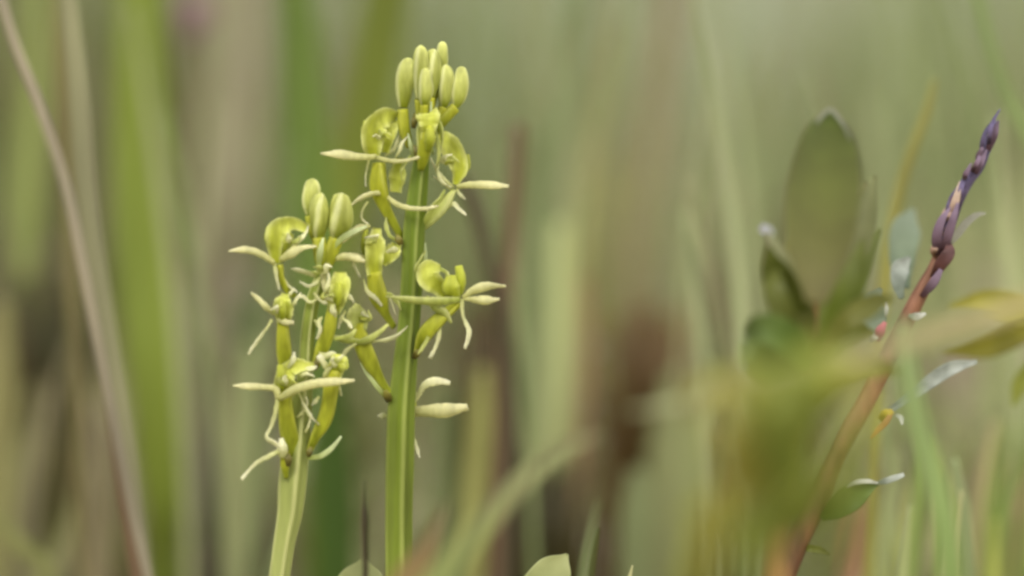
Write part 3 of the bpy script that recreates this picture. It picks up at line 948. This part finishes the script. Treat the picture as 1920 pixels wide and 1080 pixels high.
f = B.flower((522, 470, -1))
f.ovary([(560, 560, 0), (542, 548, -.4), (530, 528, -.8), (524, 496, -1)], [10, 12, 15, 18])
f.lip([(518, 494, -1.2), (514, 462, -1.8), (520, 436, -2), (542, 422, -1.8), (578, 428, -1)], [18, 34, 38, 30, 18])
f.lip([(526, 488, -.8), (532, 460, -.6), (544, 436, -.6)], [18, 34, 18])
f.column([(506, 468, -.8), (502, 446, -.8), (505, 424, -.8)], [8, 14, 8])
f.sepal([(514, 494, -1.6), (490, 478, -1.8), (462, 469, -2), (429, 471, -2.2)], [8, 14, 15, 4])
f.sepal([(526, 488, -1.8), (546, 474, -2.2), (568, 466, -2.2), (594, 462, -2)], [12, 17, 13, 4])
f.petal([(544, 470, -1.8), (558, 454, -2), (570, 438, -1.8), (578, 424, -1.6)], [8, 12, 12, 6])
f.petal([(515, 494, -1.4), (517, 516, -1.4), (524, 545, -1.2)], [6, 8, 3])
f.petal([(532, 522, -.8), (542, 536, -1), (558, 548, -1)], [4, 6, 3])
f.petal([(594, 520, -.4), (576, 511, -.8), (560, 507, -1), (546, 504, -.8)], [6, 11, 14, 5])

f = B.flower((530, 580, -1.6))
f.ovary([(545, 720, -.4), (534, 680, -1), (532, 640, -1.6), (532, 600, -1.8)], [20, 26, 27, 27])
f.lip([(532, 606, -2), (532, 584, -2.4), (533, 564, -2.4), (536, 551, -2)], [28, 34, 32, 16])
f.column([(530, 600, -2.4), (529, 580, -2.8), (530, 562, -2.6)], [10, 16, 10])
f.sepal([(514, 590, -2.2), (500, 576, -2.4), (486, 562, -2.4), (471, 549, -2.4)], [6, 12, 12, 5])
f.petal([(510, 600, -2.4), (500, 614, -2.6), (484, 638, -2.6), (465, 664, -2.6)], [6, 8, 8, 8])
f.sepal([(520, 600, -2.4), (536, 603, -2.6), (550, 604, -2.4)], [8, 12, 10])
f.petal([(548, 574, -1.6), (556, 560, -1.4), (564, 548, -1.2)], [6, 10, 4])
f.petal([(540, 556, -1.8), (548, 548, -1.8), (552, 540, -1.6)], [5, 8, 4])

f = B.flower((536, 715, -1.8))
f.ovary([(550, 850, -.4), (540, 810, -1.2), (536, 770, -1.8), (536, 736, -2)], [34, 34, 32, 26])
f.lip([(534, 744, -2.2), (534, 716, -2.6), (540, 696, -2.6), (560, 686, -2.4), (588, 688, -2)], [34, 42, 34, 26, 16])
f.column([(530, 730, -2.6), (527, 706, -2.8), (526, 684, -2.8)], [12, 20, 12])
f.sepal([(522, 750, -3), (514, 730, -3.2), (496, 724, -3.2), (466, 724, -3.4), (437, 723, -3.6)], [10, 13, 14, 13, 4])
f.sepal([(524, 748, -3.2), (550, 732, -3.6), (590, 720, -3.8), (630, 715, -3.8), (665, 713, -3.6)], [12, 18, 18, 15, 5])
f.petal([(520, 750, -3), (516, 776, -3.2), (508, 800, -3.2), (500, 820, -3.2), (514, 830, -3), (528, 842, -2.8)], [8, 9, 9, 10, 11, 10])
f.petal([(560, 736, -2.4), (572, 760, -2.4), (590, 790, -2.2)], [4, 6, 3])

f = B.flower((526, 842, -2))
f.petal([(530, 842, -2.6), (508, 852, -2.8), (482, 868, -3), (466, 884, -3), (453, 899, -3)], [10, 10, 9, 9, 6])
f.column([(530, 856, -2.2), (529, 840, -2.6), (527, 822, -2.6)], [16, 20, 8], M_PETAL)
f.ovary([(536, 896, -1.4), (534, 874, -1.8), (532, 852, -2)], [10, 16, 14])

f = B.flower((630, 555, -1))
f.ovary([(588, 690, 0), (604, 650, -.4), (618, 612, -.8), (624, 576, -1)], [18, 26, 27, 22])
f.lip([(626, 586, -1.2), (634, 560, -1.6), (640, 534, -1.6), (638, 510, -1.2)], [20, 38, 40, 22])
f.column([(632, 574, -1.8), (636, 552, -2), (636, 530, -2)], [10, 16, 10])
f.sepal([(606, 498, -.6), (608, 520, -1), (614, 546, -1.2), (622, 562, -1.2)], [6, 12, 12, 6])
f.petal([(588, 548, -1.2), (596, 562, -1.4), (608, 568, -1.4), (622, 562, -1.4)], [4, 8, 9, 6])
f.petal([(640, 548, -1.4), (652, 554, -1.4), (664, 566, -1.2)], [8, 10, 4])
f.petal([(624, 570, -2), (626, 582, -2.2), (630, 594, -2)], [12, 16, 6], M_PETAL)
f.petal([(648, 582, -1), (640, 600, -1), (634, 616, -.8)], [5, 9, 4])
f.petal([(590, 600, -.8), (600, 616, -1), (604, 632, -1)], [6, 10, 4])

f = B.flower((618, 690, -1.6))
f.ovary([(578, 848, -.2), (590, 820, -.8), (608, 788, -1.2), (620, 740, -1.6), (626, 694, -1.8)], [16, 20, 30, 36, 34])
f.lip([(626, 706, -2), (630, 690, -2.4), (632, 674, -2.4), (632, 664, -2)], [26, 34, 30, 14])
f.petal([(614, 692, -2.2), (606, 678, -2.4), (596, 666, -2.4)], [10, 17, 12])
f.petal([(606, 708, -2.2), (618, 690, -2.4), (632, 678, -2.6), (644, 666, -2.6)], [6, 10, 10, 5])
f.petal([(598, 744, -1.4), (592, 752, -1.6), (584, 760, -1.6)], [6, 10, 4])
f.petal([(568, 764, -1.6), (582, 780, -1.8), (598, 796, -1.8)], [3, 6, 3])
f.petal([(572, 812, -1.4), (578, 796, -1.6), (584, 776, -1.6)], [4, 6, 3])
f.petal([(634, 720, -1.6), (640, 732, -1.6), (640, 742, -1.4)], [6, 8, 4])
B.bract([(577, 858, -1), (598, 856, -1.4), (618, 844, -1.6), (640, 818, -1.6)], [8, 10, 10, 4])


def small_bits(orc, items):
    for c, kind, pts, wd in items:
        fl = orc.flower(c)
        getattr(fl, kind)(pts, wd)


def scar(orc, pts, wd):
    Wv = [Q(p, orc.d0) for p in pts]
    link('bract_scar', Geo().sweep(Wv, [v * PX / 2 for v in wd], flat=.5, chan=.3, ring=10), M_SCAR, parent=orc.e)


scar(A, [(730, 752, -1.2), (726, 742, -1.6), (722, 732, -1.8)], [12, 16, 8])
scar(A, [(752, 458, -1.2), (748, 450, -1.4), (744, 440, -1.2)], [10, 14, 6])
scar(A, [(786, 300, -1.6), (782, 286, -1.8), (776, 272, -1.6)], [8, 13, 5])
scar(A, [(775, 240, -.8), (777, 228, -1), (778, 212, -.6)], [8, 12, 5])
scar(A, [(776, 672, -1), (782, 662, -1.4), (788, 650, -1.4)], [8, 14, 6])
scar(B, [(540, 874, -2.2), (541, 862, -2.4), (536, 848, -2.2)], [8, 14, 8])
scar(B, [(578, 856, -1.2), (580, 848, -1.4), (583, 838, -1.2)], [6, 12, 6])
scar(B, [(548, 722, -1), (546, 712, -1.4), (542, 700, -1.2)], [6, 12, 5])
scar(B, [(590, 694, -.8), (592, 684, -1), (596, 672, -.8)], [6, 12, 5])
# further thin curled petals and filaments that fill the spikes
f = B.flower((600, 540, -1.4))
f.petal([(600, 520, -1), (590, 530, -1.6), (578, 534, -1.8), (562, 528, -1.6)], [5, 9, 8, 3])
f.petal([(604, 556, -1.2), (612, 540, -1.8), (616, 522, -1.8), (612, 506, -1.4)], [5, 9, 8, 4])
f.petal([(596, 560, -1.2), (582, 566, -1.6), (566, 556, -1.6), (552, 560, -1.4)], [4, 8, 8, 4])
f.sepal([(630, 486, -1.2), (648, 482, -1.6), (666, 484, -1.6), (684, 490, -1.4)], [8, 13, 13, 6])
f = B.flower((570, 690, -2))
f.petal([(556, 676, -1.6), (566, 690, -2), (580, 694, -2.2), (594, 688, -2)], [8, 16, 18, 8])
f.petal([(540, 690, -2.6), (548, 676, -2.8), (552, 660, -2.6)], [8, 12, 5])
f.petal([(562, 706, -2.2), (576, 702, -2.6), (590, 706, -2.4)], [6, 10, 4])
f.petal([(598, 660, -1.4), (610, 668, -1.8), (622, 662, -1.8), (634, 668, -1.6)], [5, 11, 10, 5])
f.petal([(558, 782, -1.4), (568, 772, -1.6), (576, 756, -1.6), (574, 744, -1.4)], [4, 6, 6, 3])
f = B.flower((640, 620, -1.4))
f.petal([(626, 636, -1.4), (644, 634, -1.8), (660, 626, -2), (668, 616, -1.8)], [6, 11, 10, 4], M_SEPG)
f.petal([(640, 596, -1.4), (652, 604, -1.8), (660, 616, -1.8)], [4, 8, 4])
f.petal([(604, 594, -1.2), (598, 606, -1.6), (600, 622, -1.6), (594, 636, -1.4)], [5, 9, 9, 4])
f = A.flower((760, 330, -1.6))
f.petal([(770, 292, -1.6), (760, 306, -2), (752, 322, -2), (754, 340, -1.6)], [4, 8, 7, 3], M_SEPG)
f.petal([(740, 300, -1.6), (748, 284, -2), (756, 266, -2), (764, 256, -1.6)], [4, 8, 7, 3])
f.petal([(824, 300, -.6), (820, 322, -1), (830, 342, -1), (846, 352, -.8)], [4, 7, 8, 4])
f.petal([(834, 356, -.8), (826, 372, -1), (812, 384, -1), (798, 404, -1)], [4, 9, 9, 4], M_SEPG)
f.sepal([(812, 236, -2.6), (820, 262, -2.8), (824, 292, -2.6), (818, 312, -2.2)], [5, 9, 8, 3], M_SEPG)
f = A.flower((726, 450, -1))
f.petal([(744, 452, -1), (732, 440, -1.4), (724, 424, -1.4), (724, 408, -1.2)], [5, 10, 9, 3], M_SEPG)
f.petal([(748, 470, -1), (736, 468, -1.2), (722, 474, -1.2)], [8, 14, 6])
f.petal([(660, 480, -1.6), (664, 500, -1.8), (676, 520, -1.8)], [3, 7, 3])
f.petal([(712, 556, -1.6), (728, 552, -2), (742, 564, -2.2), (752, 582, -2)], [5, 9, 9, 4], M_SEPG)
f = A.flower((812, 560, -2))
f.sepal([(800, 556, -2.4), (816, 576, -2.8), (836, 588, -2.8), (846, 606, -2.6)], [8, 16, 16, 6], M_SEPG)
f.petal([(786, 520, -1.6), (780, 500, -1.8), (790, 486, -1.6), (798, 470, -1.2)], [4, 8, 7, 3], M_SEPG)
f.petal([(826, 504, -2.4), (838, 512, -2.8), (842, 528, -2.8)], [5, 10, 6], M_SEPG)

for c, m in [((622, 560, -2), M_LIP), ((528, 578, -2.4), M_LIP), ((536, 716, -2.8), M_LIP), ((632, 680, -2.4), M_LIP), ((600, 505, -1.4), M_SEPG),
             ((545, 448, -1.8), M_LIP), ((672, 590, -2.4), M_LIP), ((704, 450, -2.2), M_LIP), ((835, 300, -1), M_LIP), ((715, 250, -2), M_LIP)]:
    f = (B if c[0] < 650 else A).flower(c)
    for k in range(3):
        a0 = random.uniform(0, 6.28); L = random.uniform(16, 28)
        q = [(c[0], c[1] + 8, c[2])]
        for t in (.4, .75, 1.0):
            a1 = a0 + t * random.uniform(-.9, .9)
            q.append((c[0] + math.cos(a1) * L * t, c[1] + 8 - abs(math.sin(a1)) * L * t * .9, c[2] - .8 * t))
        f.petal(q, [6, random.uniform(9, 15), random.uniform(7, 12), 3], [m, M_PETAL, M_SEPG][k])

# ------------------------------------------------------------------ pale leaves at the bottom edge
def low_plant(label, tip_pts, widths, d, col, tip):
    W = [P(x, y, d) for x, y in tip_pts]
    base = Vector((W[0].x, W[0].y, 0))
    e = empty('broad_leaved_plant', base)
    tag(e, label, 'leafy plant', 'pale broad leaves at the bottom edge')
    g = Geo().sweep([base - Vector((0, 0, .003)), base.lerp(W[0], .5) + Vector((.002, 0, 0)), W[0]], [.001, .001, .0009], ring=8)
    link('stem', g, plant('low_stem', (128, 130, 70)), parent=e)
    g = Geo().sweep(W, [v * PX / 2 for v in widths], flat=.08, chan=.25, ring=16, n=24, wavy=.04)
    link('leaf', g, plant('low_leaf_%d' % col[0], col, tip, trans=.3, scale=300, vary=.1, gain=1.1), parent=e)
    # a second leaf lower down, leaning away
    q = base.lerp(W[0], .55)
    g = Geo().sweep([q, q + Vector((-.008, .006, .008)), q + Vector((-.017, .010, .010)), q + Vector((-.024, .013, .006))], [.0008, .0035, .004, .0004], flat=.08, chan=.25, ring=12)
    link('leaf', g, plant('low_leaf_%d' % col[0], col, tip), parent=e)


low_plant('pale green rounded leaf tip between the two orchid stems at the bottom edge', [(660, 1300), (668, 1200), (676, 1110), (680, 1070), (682, 1049)], [40, 110, 104, 70, 14], .606, (150, 160, 96), (186, 190, 136))
low_plant('pale grey green pointed leaf tip right of the tall orchid at the bottom edge', [(960, 1280), (985, 1180), (1020, 1100), (1048, 1060), (1064, 1039)], [40, 96, 84, 56, 6], .598, (150, 160, 104), (188, 196, 162))
stalk('dark_twig', 'dark upright twig tip at the bottom edge between the two orchid stems', 'twig',
      [(683, 900), (683, 945), (684, 965), (684, 1010), (685, 1050), (685, 1120)], [3, 6, 11, 11, 11, 11], (82, 72, 44), d=.575, flat=.9, chan=0, gain=.7)

# ------------------------------------------------------------------ the twig on the right
tw_pts = [(1764, 470), (1752, 500), (1728, 545), (1704, 592), (1682, 640), (1650, 700), (1624, 752), (1596, 800), (1566, 860), (1532, 940), (1500, 1005), (1466, 1090)]
TD = .610
W = [P(x, y, TD) for x, y in tw_pts]
W = grounded(W)
hw = [v * PX / 2 for v in [22, 27, 32, 34, 34, 36, 36, 36, 38, 44, 50, 54, 56, 58]]
W, hw = W[::-1], hw[::-1]
T = empty('willow_twig', Vector((W[0].x, W[0].y, 0)))
tag(T, 'leaning reddish brown twig with a purple pointed tip and small silvery leaves', 'twig')
M_BARK = plant('willow_bark', (98, 66, 40), (132, 92, 70), trans=0.0, rough=.6, scale=420, streak=.4, vary=.55, bump=.9, gain=1.0)
link('stem', Geo().sweep(W, [q * random.uniform(.9, 1.1) for q in hw], flat=.95, ring=16, n=110, wob=.08, lobes=3, lobe_amp=.05, twist=5), M_BARK, parent=T)
M_PURP = plant('willow_bud_purple', (78, 62, 78), (116, 110, 144), trans=.05, spec=.15, rough=.9, scale=500, vary=.5, bump=.8)
tipg = Geo().sweep([P(x, y, TD) for x, y in [(1764, 474), (1780, 420), (1796, 372), (1815, 340), (1836, 312), (1850, 282), (1860, 256), (1870, 228)]],
                   [v * PX / 2 for v in [24, 28, 25, 20, 20, 18, 22, 8]], flat=.9, ring=12, n=60, wob=.1)
link('shoot_tip', tipg, M_PURP, parent=T)


def scale_leaf(pts, widths, mat, name='leaf', off=0, parent=T, flat=.12, chan=.35, facing=(0, -1, 0)):
    Wl = [P(p[0], p[1], TD + ((p[2] if len(p) > 2 else 0) + off) / 1000) for p in pts]
    return link(name, Geo().sweep(Wl, [v * PX / 2 for v in widths], flat=flat, chan=chan, ring=14, n=20, wavy=.05, facing=facing), mat, parent=parent)


M_SCALE = plant('willow_scale', (84, 58, 62), (128, 112, 130), trans=.1, spec=.15, rough=.9, scale=400, vary=.3)
M_SCALE2 = plant('willow_scale_tan', (140, 100, 72), (196, 176, 160), trans=.15, rough=.6, scale=400, vary=.25)
for pts, wd, mm in [([(1760, 478, -1), (1756, 448, -2), (1764, 416, -2), (1782, 388, -1.6)], [14, 20, 16, 4], M_SCALE),
                    ([(1770, 470, -1.4), (1778, 440, -2.2), (1788, 408, -2), (1797, 376, -1.6)], [14, 18, 14, 4], M_SCALE),
                    ([(1774, 440, -.6), (1784, 400, -1.4), (1794, 368, -1.6), (1800, 340, -1.2)], [10, 16, 14, 4], M_SCALE2),
                    ([(1830, 326, -.6), (1838, 306, -1), (1850, 280, -.8)], [8, 14, 4], M_SCALE),
                    ([(1852, 282, -.6), (1862, 254, -1), (1872, 226, -.6)], [10, 18, 5], M_SCALE),
                    ([(1750, 520, -1), (1764, 496, -2), (1780, 470, -2), (1778, 452, -1.6)], [14, 24, 22, 6], plant('willow_scale_dark', (72, 40, 36), (96, 62, 60), trans=.05, scale=400, vary=.3)),
                    ([(1728, 556, -1), (1750, 530, -2), (1770, 496, -1.8)], [10, 18, 5], M_SCALE)]:
    scale_leaf(pts, wd, mm, 'bud_scale', flat=.3)
for k in range(16):
    u = k / 16
    cx, cy = [(1757 + 26 * u / .5, 470 - 84 * u / .5), (1783 + 84 * (u - .5) / .5, 386 - 150 * (u - .5) / .5)][u >= .5]
    sd2 = random.uniform(-9, 9) * (1 - .5 * u)
    ln = random.uniform(.6, 1.5)
    scale_leaf([(cx - 3, cy + 14 * ln, -.5), (cx + sd2, cy - 2, -1.0 - random.random()), (cx + sd2 * .9 + 6, cy - 18 * ln, -1.2), (cx + sd2 * .6 + 13 * ln, cy - 34 * ln, -.9)],
               [8, 14 - 5 * u, 11 - 4 * u, 3], random.choice([M_SCALE, M_PURP, M_PURP] + [M_SCALE2] * (u < .4)), 'bud_scale', flat=.3)
M_SILV = plant('willow_leaf_silver', (120, 130, 108), (180, 186, 178), trans=.2, rough=.5, scale=600, vary=.22, gain=1.0)
M_LEAFG = plant('willow_leaf_green', (74, 100, 30), (92, 116, 44), trans=.25, rough=.4, spec=.4, scale=300, vary=.15, gain=.9)
M_GREY = plant('willow_leaf_grey', (104, 118, 88), (138, 150, 126), trans=.2, scale=300, vary=.12)
M_WHITE = plant('willow_leaf_rim', (150, 156, 128), (206, 208, 200), trans=.2, scale=600, vary=.2)
scale_leaf([(1776, 462, 0), (1794, 440, 1), (1816, 414, 1.6), (1834, 402, 2), (1848, 400, 2)], [10, 16, 15, 10, 4], plant('willow_leaf_olive', (118, 116, 90), (176, 176, 160), trans=.2), flat=.25)
scale_leaf([(1782, 454, -1), (1776, 446, -1.6), (1770, 452, -1.6)], [6, 9, 4], M_WHITE)
scale_leaf([(1664, 772, 1), (1700, 748, 2), (1740, 718, 3), (1784, 690, 3.6), (1832, 678, 4)], [12, 18, 26, 26, 8], M_SILV, flat=.12)
scale_leaf([(1540, 972, -1), (1570, 952, -2), (1604, 926, -2.4), (1648, 905, -2.4)], [12, 44, 50, 6], M_LEAFG, flat=.1)
scale_leaf([(1586, 914, -2.6), (1604, 905, -2.9), (1630, 903, -2.9), (1646, 906, -2.6)], [5, 9, 8, 4], M_WHITE, 'leaf_edge', flat=.5)
scale_leaf([(1644, 906, -2.4), (1660, 902, -2.6), (1678, 896, -2.6), (1695, 890, -2.6)], [6, 12, 12, 8], M_SILV, 'leaf', flat=.4)
scale_leaf([(1650, 786, -1), (1664, 776, -1.6), (1674, 770, -1.6)], [12, 22, 8], plant('willow_bud_yellow', (170, 160, 50), (196, 178, 70)), 'bud', flat=.6)
scale_leaf([(1672, 772, -1.6), (1662, 790, -2), (1644, 808, -2), (1632, 822, -1.6)], [8, 12, 10, 4], plant('willow_bud_orange', (168, 132, 66), (180, 146, 74)), 'bud', flat=.5)
scale_leaf([(1680, 778, -1.6), (1690, 784, -1.8), (1692, 796, -1.8)], [6, 10, 4], M_WHITE, 'bud', flat=.5)
scale_leaf([(1645, 640, -1), (1650, 622, -1.6), (1660, 604, -1.6)], [10, 20, 8], plant('willow_bud_pink', (150, 72, 84), (190, 120, 120)), 'bud', flat=.6)
scale_leaf([(1632, 642, -1), (1640, 632, -1.4), (1646, 620, -1.4)], [6, 14, 6], M_WHITE, 'bud', flat=.6)
scale_leaf([(1660, 596, -1), (1662, 580, -1.2), (1660, 564, -1)], [4, 8, 3], M_WHITE, 'bud', flat=.6)
scale_leaf([(1704, 592, -1), (1718, 594, -1.6), (1736, 588, -1.6)], [6, 16, 5], M_WHITE, 'bud', flat=.5)
scale_leaf([(1650, 640, 2), (1636, 606, 3), (1634, 572, 3), (1652, 540, 3)], [12, 56, 50, 8], M_GREY)
scale_leaf([(1690, 560, 3), (1684, 526, 5), (1690, 500, 6), (1706, 482, 6)], [12, 30, 34, 8], M_SILV)
scale_leaf([(1700, 540, 12), (1690, 480, 26), (1698, 430, 30), (1712, 392, 34)], [14, 56, 60, 10], M_GREY)
scale_leaf([(1500, 1026, 0), (1520, 1028, -1), (1540, 1032, -1), (1556, 1040, -1)], [8, 15, 13, 5], plant('willow_leaf_small', (120, 128, 50), (92, 92, 46)))
scale_leaf([(1484, 1030, 1), (1462, 1012, 1), (1448, 990, 1)], [10, 20, 6], M_GREY)

# ------------------------------------------------------------------ blurred leafy shoot left of the twig
ST = empty('leafy_shoot', Vector((P(1455, 1500, .53).x, P(1455, 1500, .53).y, 0)))
tag(ST, 'blurred leafy green shoot with one big upright oval leaf left of the purple tipped twig', 'leafy shoot')
sp = [P(x, y, d) for x, y, d in [(1524, 520, .572), (1522, 600, .568), (1510, 700, .56), (1490, 820, .552), (1470, 950, .545), (1456, 1100, .538)]]
sp = grounded(sp)[::-1]
link('stem', Geo().sweep(sp, [.0014, .0014, .0012, .001, .0009, .0008, .0007, .0005], ring=12, n=50), plant('shoot_stem', (130, 100, 50), (150, 110, 60), trans=.05), parent=ST)


def shoot_leaf(pts, widths, col, tip, trans=.35, name='leaf', flat=.08, chan=.3, gain=1.1):
    Wl = [P(*p) for p in pts]
    hw_ = [v * PX * p[2] / DIST / 2 for v, p in zip(widths, pts)]
    link(name, Geo().sweep(Wl, hw_, flat=flat, chan=chan, ring=16, n=26, wavy=.04),
         plant('shoot_leaf_%d_%d_%d' % col, col, tip, trans=trans, scale=110, vary=.26, gain=gain), parent=ST)


shoot_leaf([(1530, 570, .545), (1534, 480, .548), (1540, 390, .553), (1550, 300, .560), (1556, 240, .566), (1556, 206, .570)], [40, 118, 138, 116, 68, 10], (114, 108, 64), (98, 114, 44), gain=1.0, chan=.45)
shoot_leaf([(1516, 262, .5625), (1530, 232, .566), (1556, 206, .5685), (1580, 232, .566), (1594, 262, .5625)], [2, 6, 9, 6, 2], (150, 152, 126), (156, 158, 136), name='leaf_edge', flat=.5)
shoot_leaf([(1520, 660, .56), (1500, 590, .558), (1466, 500, .558), (1436, 430, .56)], [20, 60, 44, 8], (116, 124, 40), (150, 150, 110))
shoot_leaf([(1448, 452, .56), (1440, 434, .56), (1426, 426, .56)], [6, 20, 14], (206, 206, 214), (206, 206, 214), name='leaf_edge', flat=.4)
shoot_leaf([(1516, 680, .55), (1470, 640, .548), (1430, 620, .548), (1396, 628, .55)], [30, 80, 66, 18], (104, 130, 44), (112, 128, 76))
shoot_leaf([(1392, 690, .552), (1396, 650, .552), (1408, 628, .552), (1438, 622, .552)], [5, 11, 16, 8], (168, 176, 190), (190, 194, 200), name='leaf_edge', flat=.4)
shoot_leaf([(1516, 660, .566), (1556, 590, .57), (1606, 510, .575), (1650, 430, .578)], [20, 54, 50, 8], (112, 124, 44), (124, 134, 64))
shoot_leaf([(1530, 690, .56), (1560, 640, .565), (1600, 622, .57), (1640, 624, .574)], [20, 50, 46, 8], (100, 108, 32), (112, 118, 44))
shoot_leaf([(1524, 640, .562), (1480, 560, .556), (1450, 500, .553), (1440, 460, .552)], [20, 60, 50, 10], (106, 118, 40), (120, 128, 60))
shoot_leaf([(1528, 620, .572), (1580, 520, .572), (1616, 420, .574), (1640, 330, .577)], [20, 50, 50, 10], (118, 120, 66), (126, 130, 84))
shoot_leaf([(1524, 700, .558), (1570, 600, .556), (1600, 520, .556), (1618, 450, .558)], [20, 56, 50, 10], (104, 122, 34), (120, 130, 54))
shoot_leaf([(1514, 720, .552), (1450, 690, .545), (1410, 660, .544), (1390, 640, .545)], [20, 64, 56, 12], (110, 130, 50), (126, 140, 72))
for pts, wd, c in [([(1500, 640, .556), (1470, 590, .552), (1452, 540, .552), (1456, 490, .554)], [16, 44, 40, 8], (112, 118, 52)),
                   ([(1520, 600, .566), (1500, 540, .564), (1490, 470, .564), (1500, 410, .566)], [16, 48, 44, 8], (114, 112, 60)),
                   ([(1540, 660, .556), (1590, 600, .554), (1636, 570, .556), (1676, 560, .56)], [16, 44, 40, 8], (112, 114, 48)),
                   ([(1560, 560, .574), (1600, 480, .574), (1620, 400, .576), (1622, 340, .578)], [14, 40, 38, 8], (122, 122, 74)),
                   ([(1530, 760, .552), (1590, 700, .548), (1640, 690, .548), (1690, 700, .55)], [16, 46, 40, 8], (120, 120, 50))]:
    shoot_leaf(pts, wd, c, tuple(v + 10 for v in c), gain=1.15)
OL = [((122, 122, 52), (134, 132, 66)), ((112, 120, 50), (124, 128, 62)), ((126, 120, 58), (136, 130, 72)), ((108, 118, 50), (120, 126, 66))]
for i, (pts, wd) in enumerate([
        ([(1470, 880, .48), (1440, 800, .465), (1410, 730, .46), (1372, 700, .46)], [30, 90, 90, 20]),
        ([(1480, 860, .48), (1510, 770, .465), (1530, 690, .46), (1560, 630, .462)], [30, 90, 84, 14]),
        ([(1450, 960, .48), (1400, 890, .465), (1370, 820, .46), (1345, 770, .46)], [30, 80, 70, 14]),
        ([(1460, 920, .475), (1470, 840, .46), (1470, 760, .456), (1462, 680, .456)], [40, 110, 110, 30]),
        ([(1450, 1060, .48), (1380, 990, .47), (1330, 960, .468), (1280, 980, .47)], [20, 60, 50, 10]),
        ([(1450, 1020, .485), (1480, 950, .475), (1500, 890, .475), (1530, 830, .475)], [30, 70, 66, 10]),
        ([(1340, 1160, .48), (1330, 1040, .47), (1350, 940, .468), (1390, 850, .468)], [30, 44, 44, 10]),
        ([(1400, 1160, .48), (1400, 1060, .47), (1420, 960, .468), (1440, 880, .468)], [30, 54, 54, 10]),
        ([(1270, 1180, .49), (1290, 1080, .48), (1320, 980, .478), (1350, 900, .478)], [20, 30, 30, 8]),
        ([(1500, 1000, .49), (1560, 900, .48), (1600, 820, .478), (1640, 740, .48)], [20, 36, 34, 8]),
        ([(1420, 760, .49), (1360, 720, .48), (1320, 730, .48), (1290, 780, .482)], [14, 40, 34, 8]),
        ([(1540, 1080, .49), (1580, 1000, .482), (1600, 930, .48), (1610, 880, .482)], [14, 40, 34, 8]),
        ([(1500, 760, .475), (1560, 720, .465), (1600, 700, .465), (1640, 700, .468)], [20, 60, 50, 8])]):
    shoot_leaf([(x, y, z - .032) for x, y, z in pts], [q * .98 for q in wd], *OL[i % 4], gain=2.3, trans=.5)

# yellowish leaves at the right edge, behind the pale blade
Y = empty('leafy_sprig', Vector((P(2000, 900, .63).x, P(2000, 900, .63).y, 0)))
tag(Y, 'blurred sprig with yellow green leaves at the right edge behind the pale blade', 'leafy sprig')
link('stem', Geo().sweep([ORIG[Y] - Vector((0, 0, .003)), P(2000, 900, .63), P(1985, 700, .63), P(1960, 560, .63)], [.0012, .0011, .001, .0006], ring=10), plant('sprig_stem', (150, 120, 60)), parent=Y)
for pts, wd, c in [([(1972, 600), (1920, 585), (1850, 566), (1780, 575)], [20, 50, 46, 8], (168, 164, 56)),
                   ([(1976, 590), (1910, 620), (1850, 648), (1770, 660)], [20, 54, 50, 8], (124, 120, 34)),
                   ([(1984, 700), (1950, 690), (1915, 720), (1900, 760)], [16, 40, 36, 8], (140, 146, 60))]:
    link('leaf', Geo().sweep([P(x, y, .65) for x, y in pts], [v * PX / 2 * 1.05 for v in wd], flat=.1, chan=.3, ring=14, n=20),
         plant('sprig_leaf_%d' % c[0], c, c, trans=.35, gain=1.05), parent=Y)
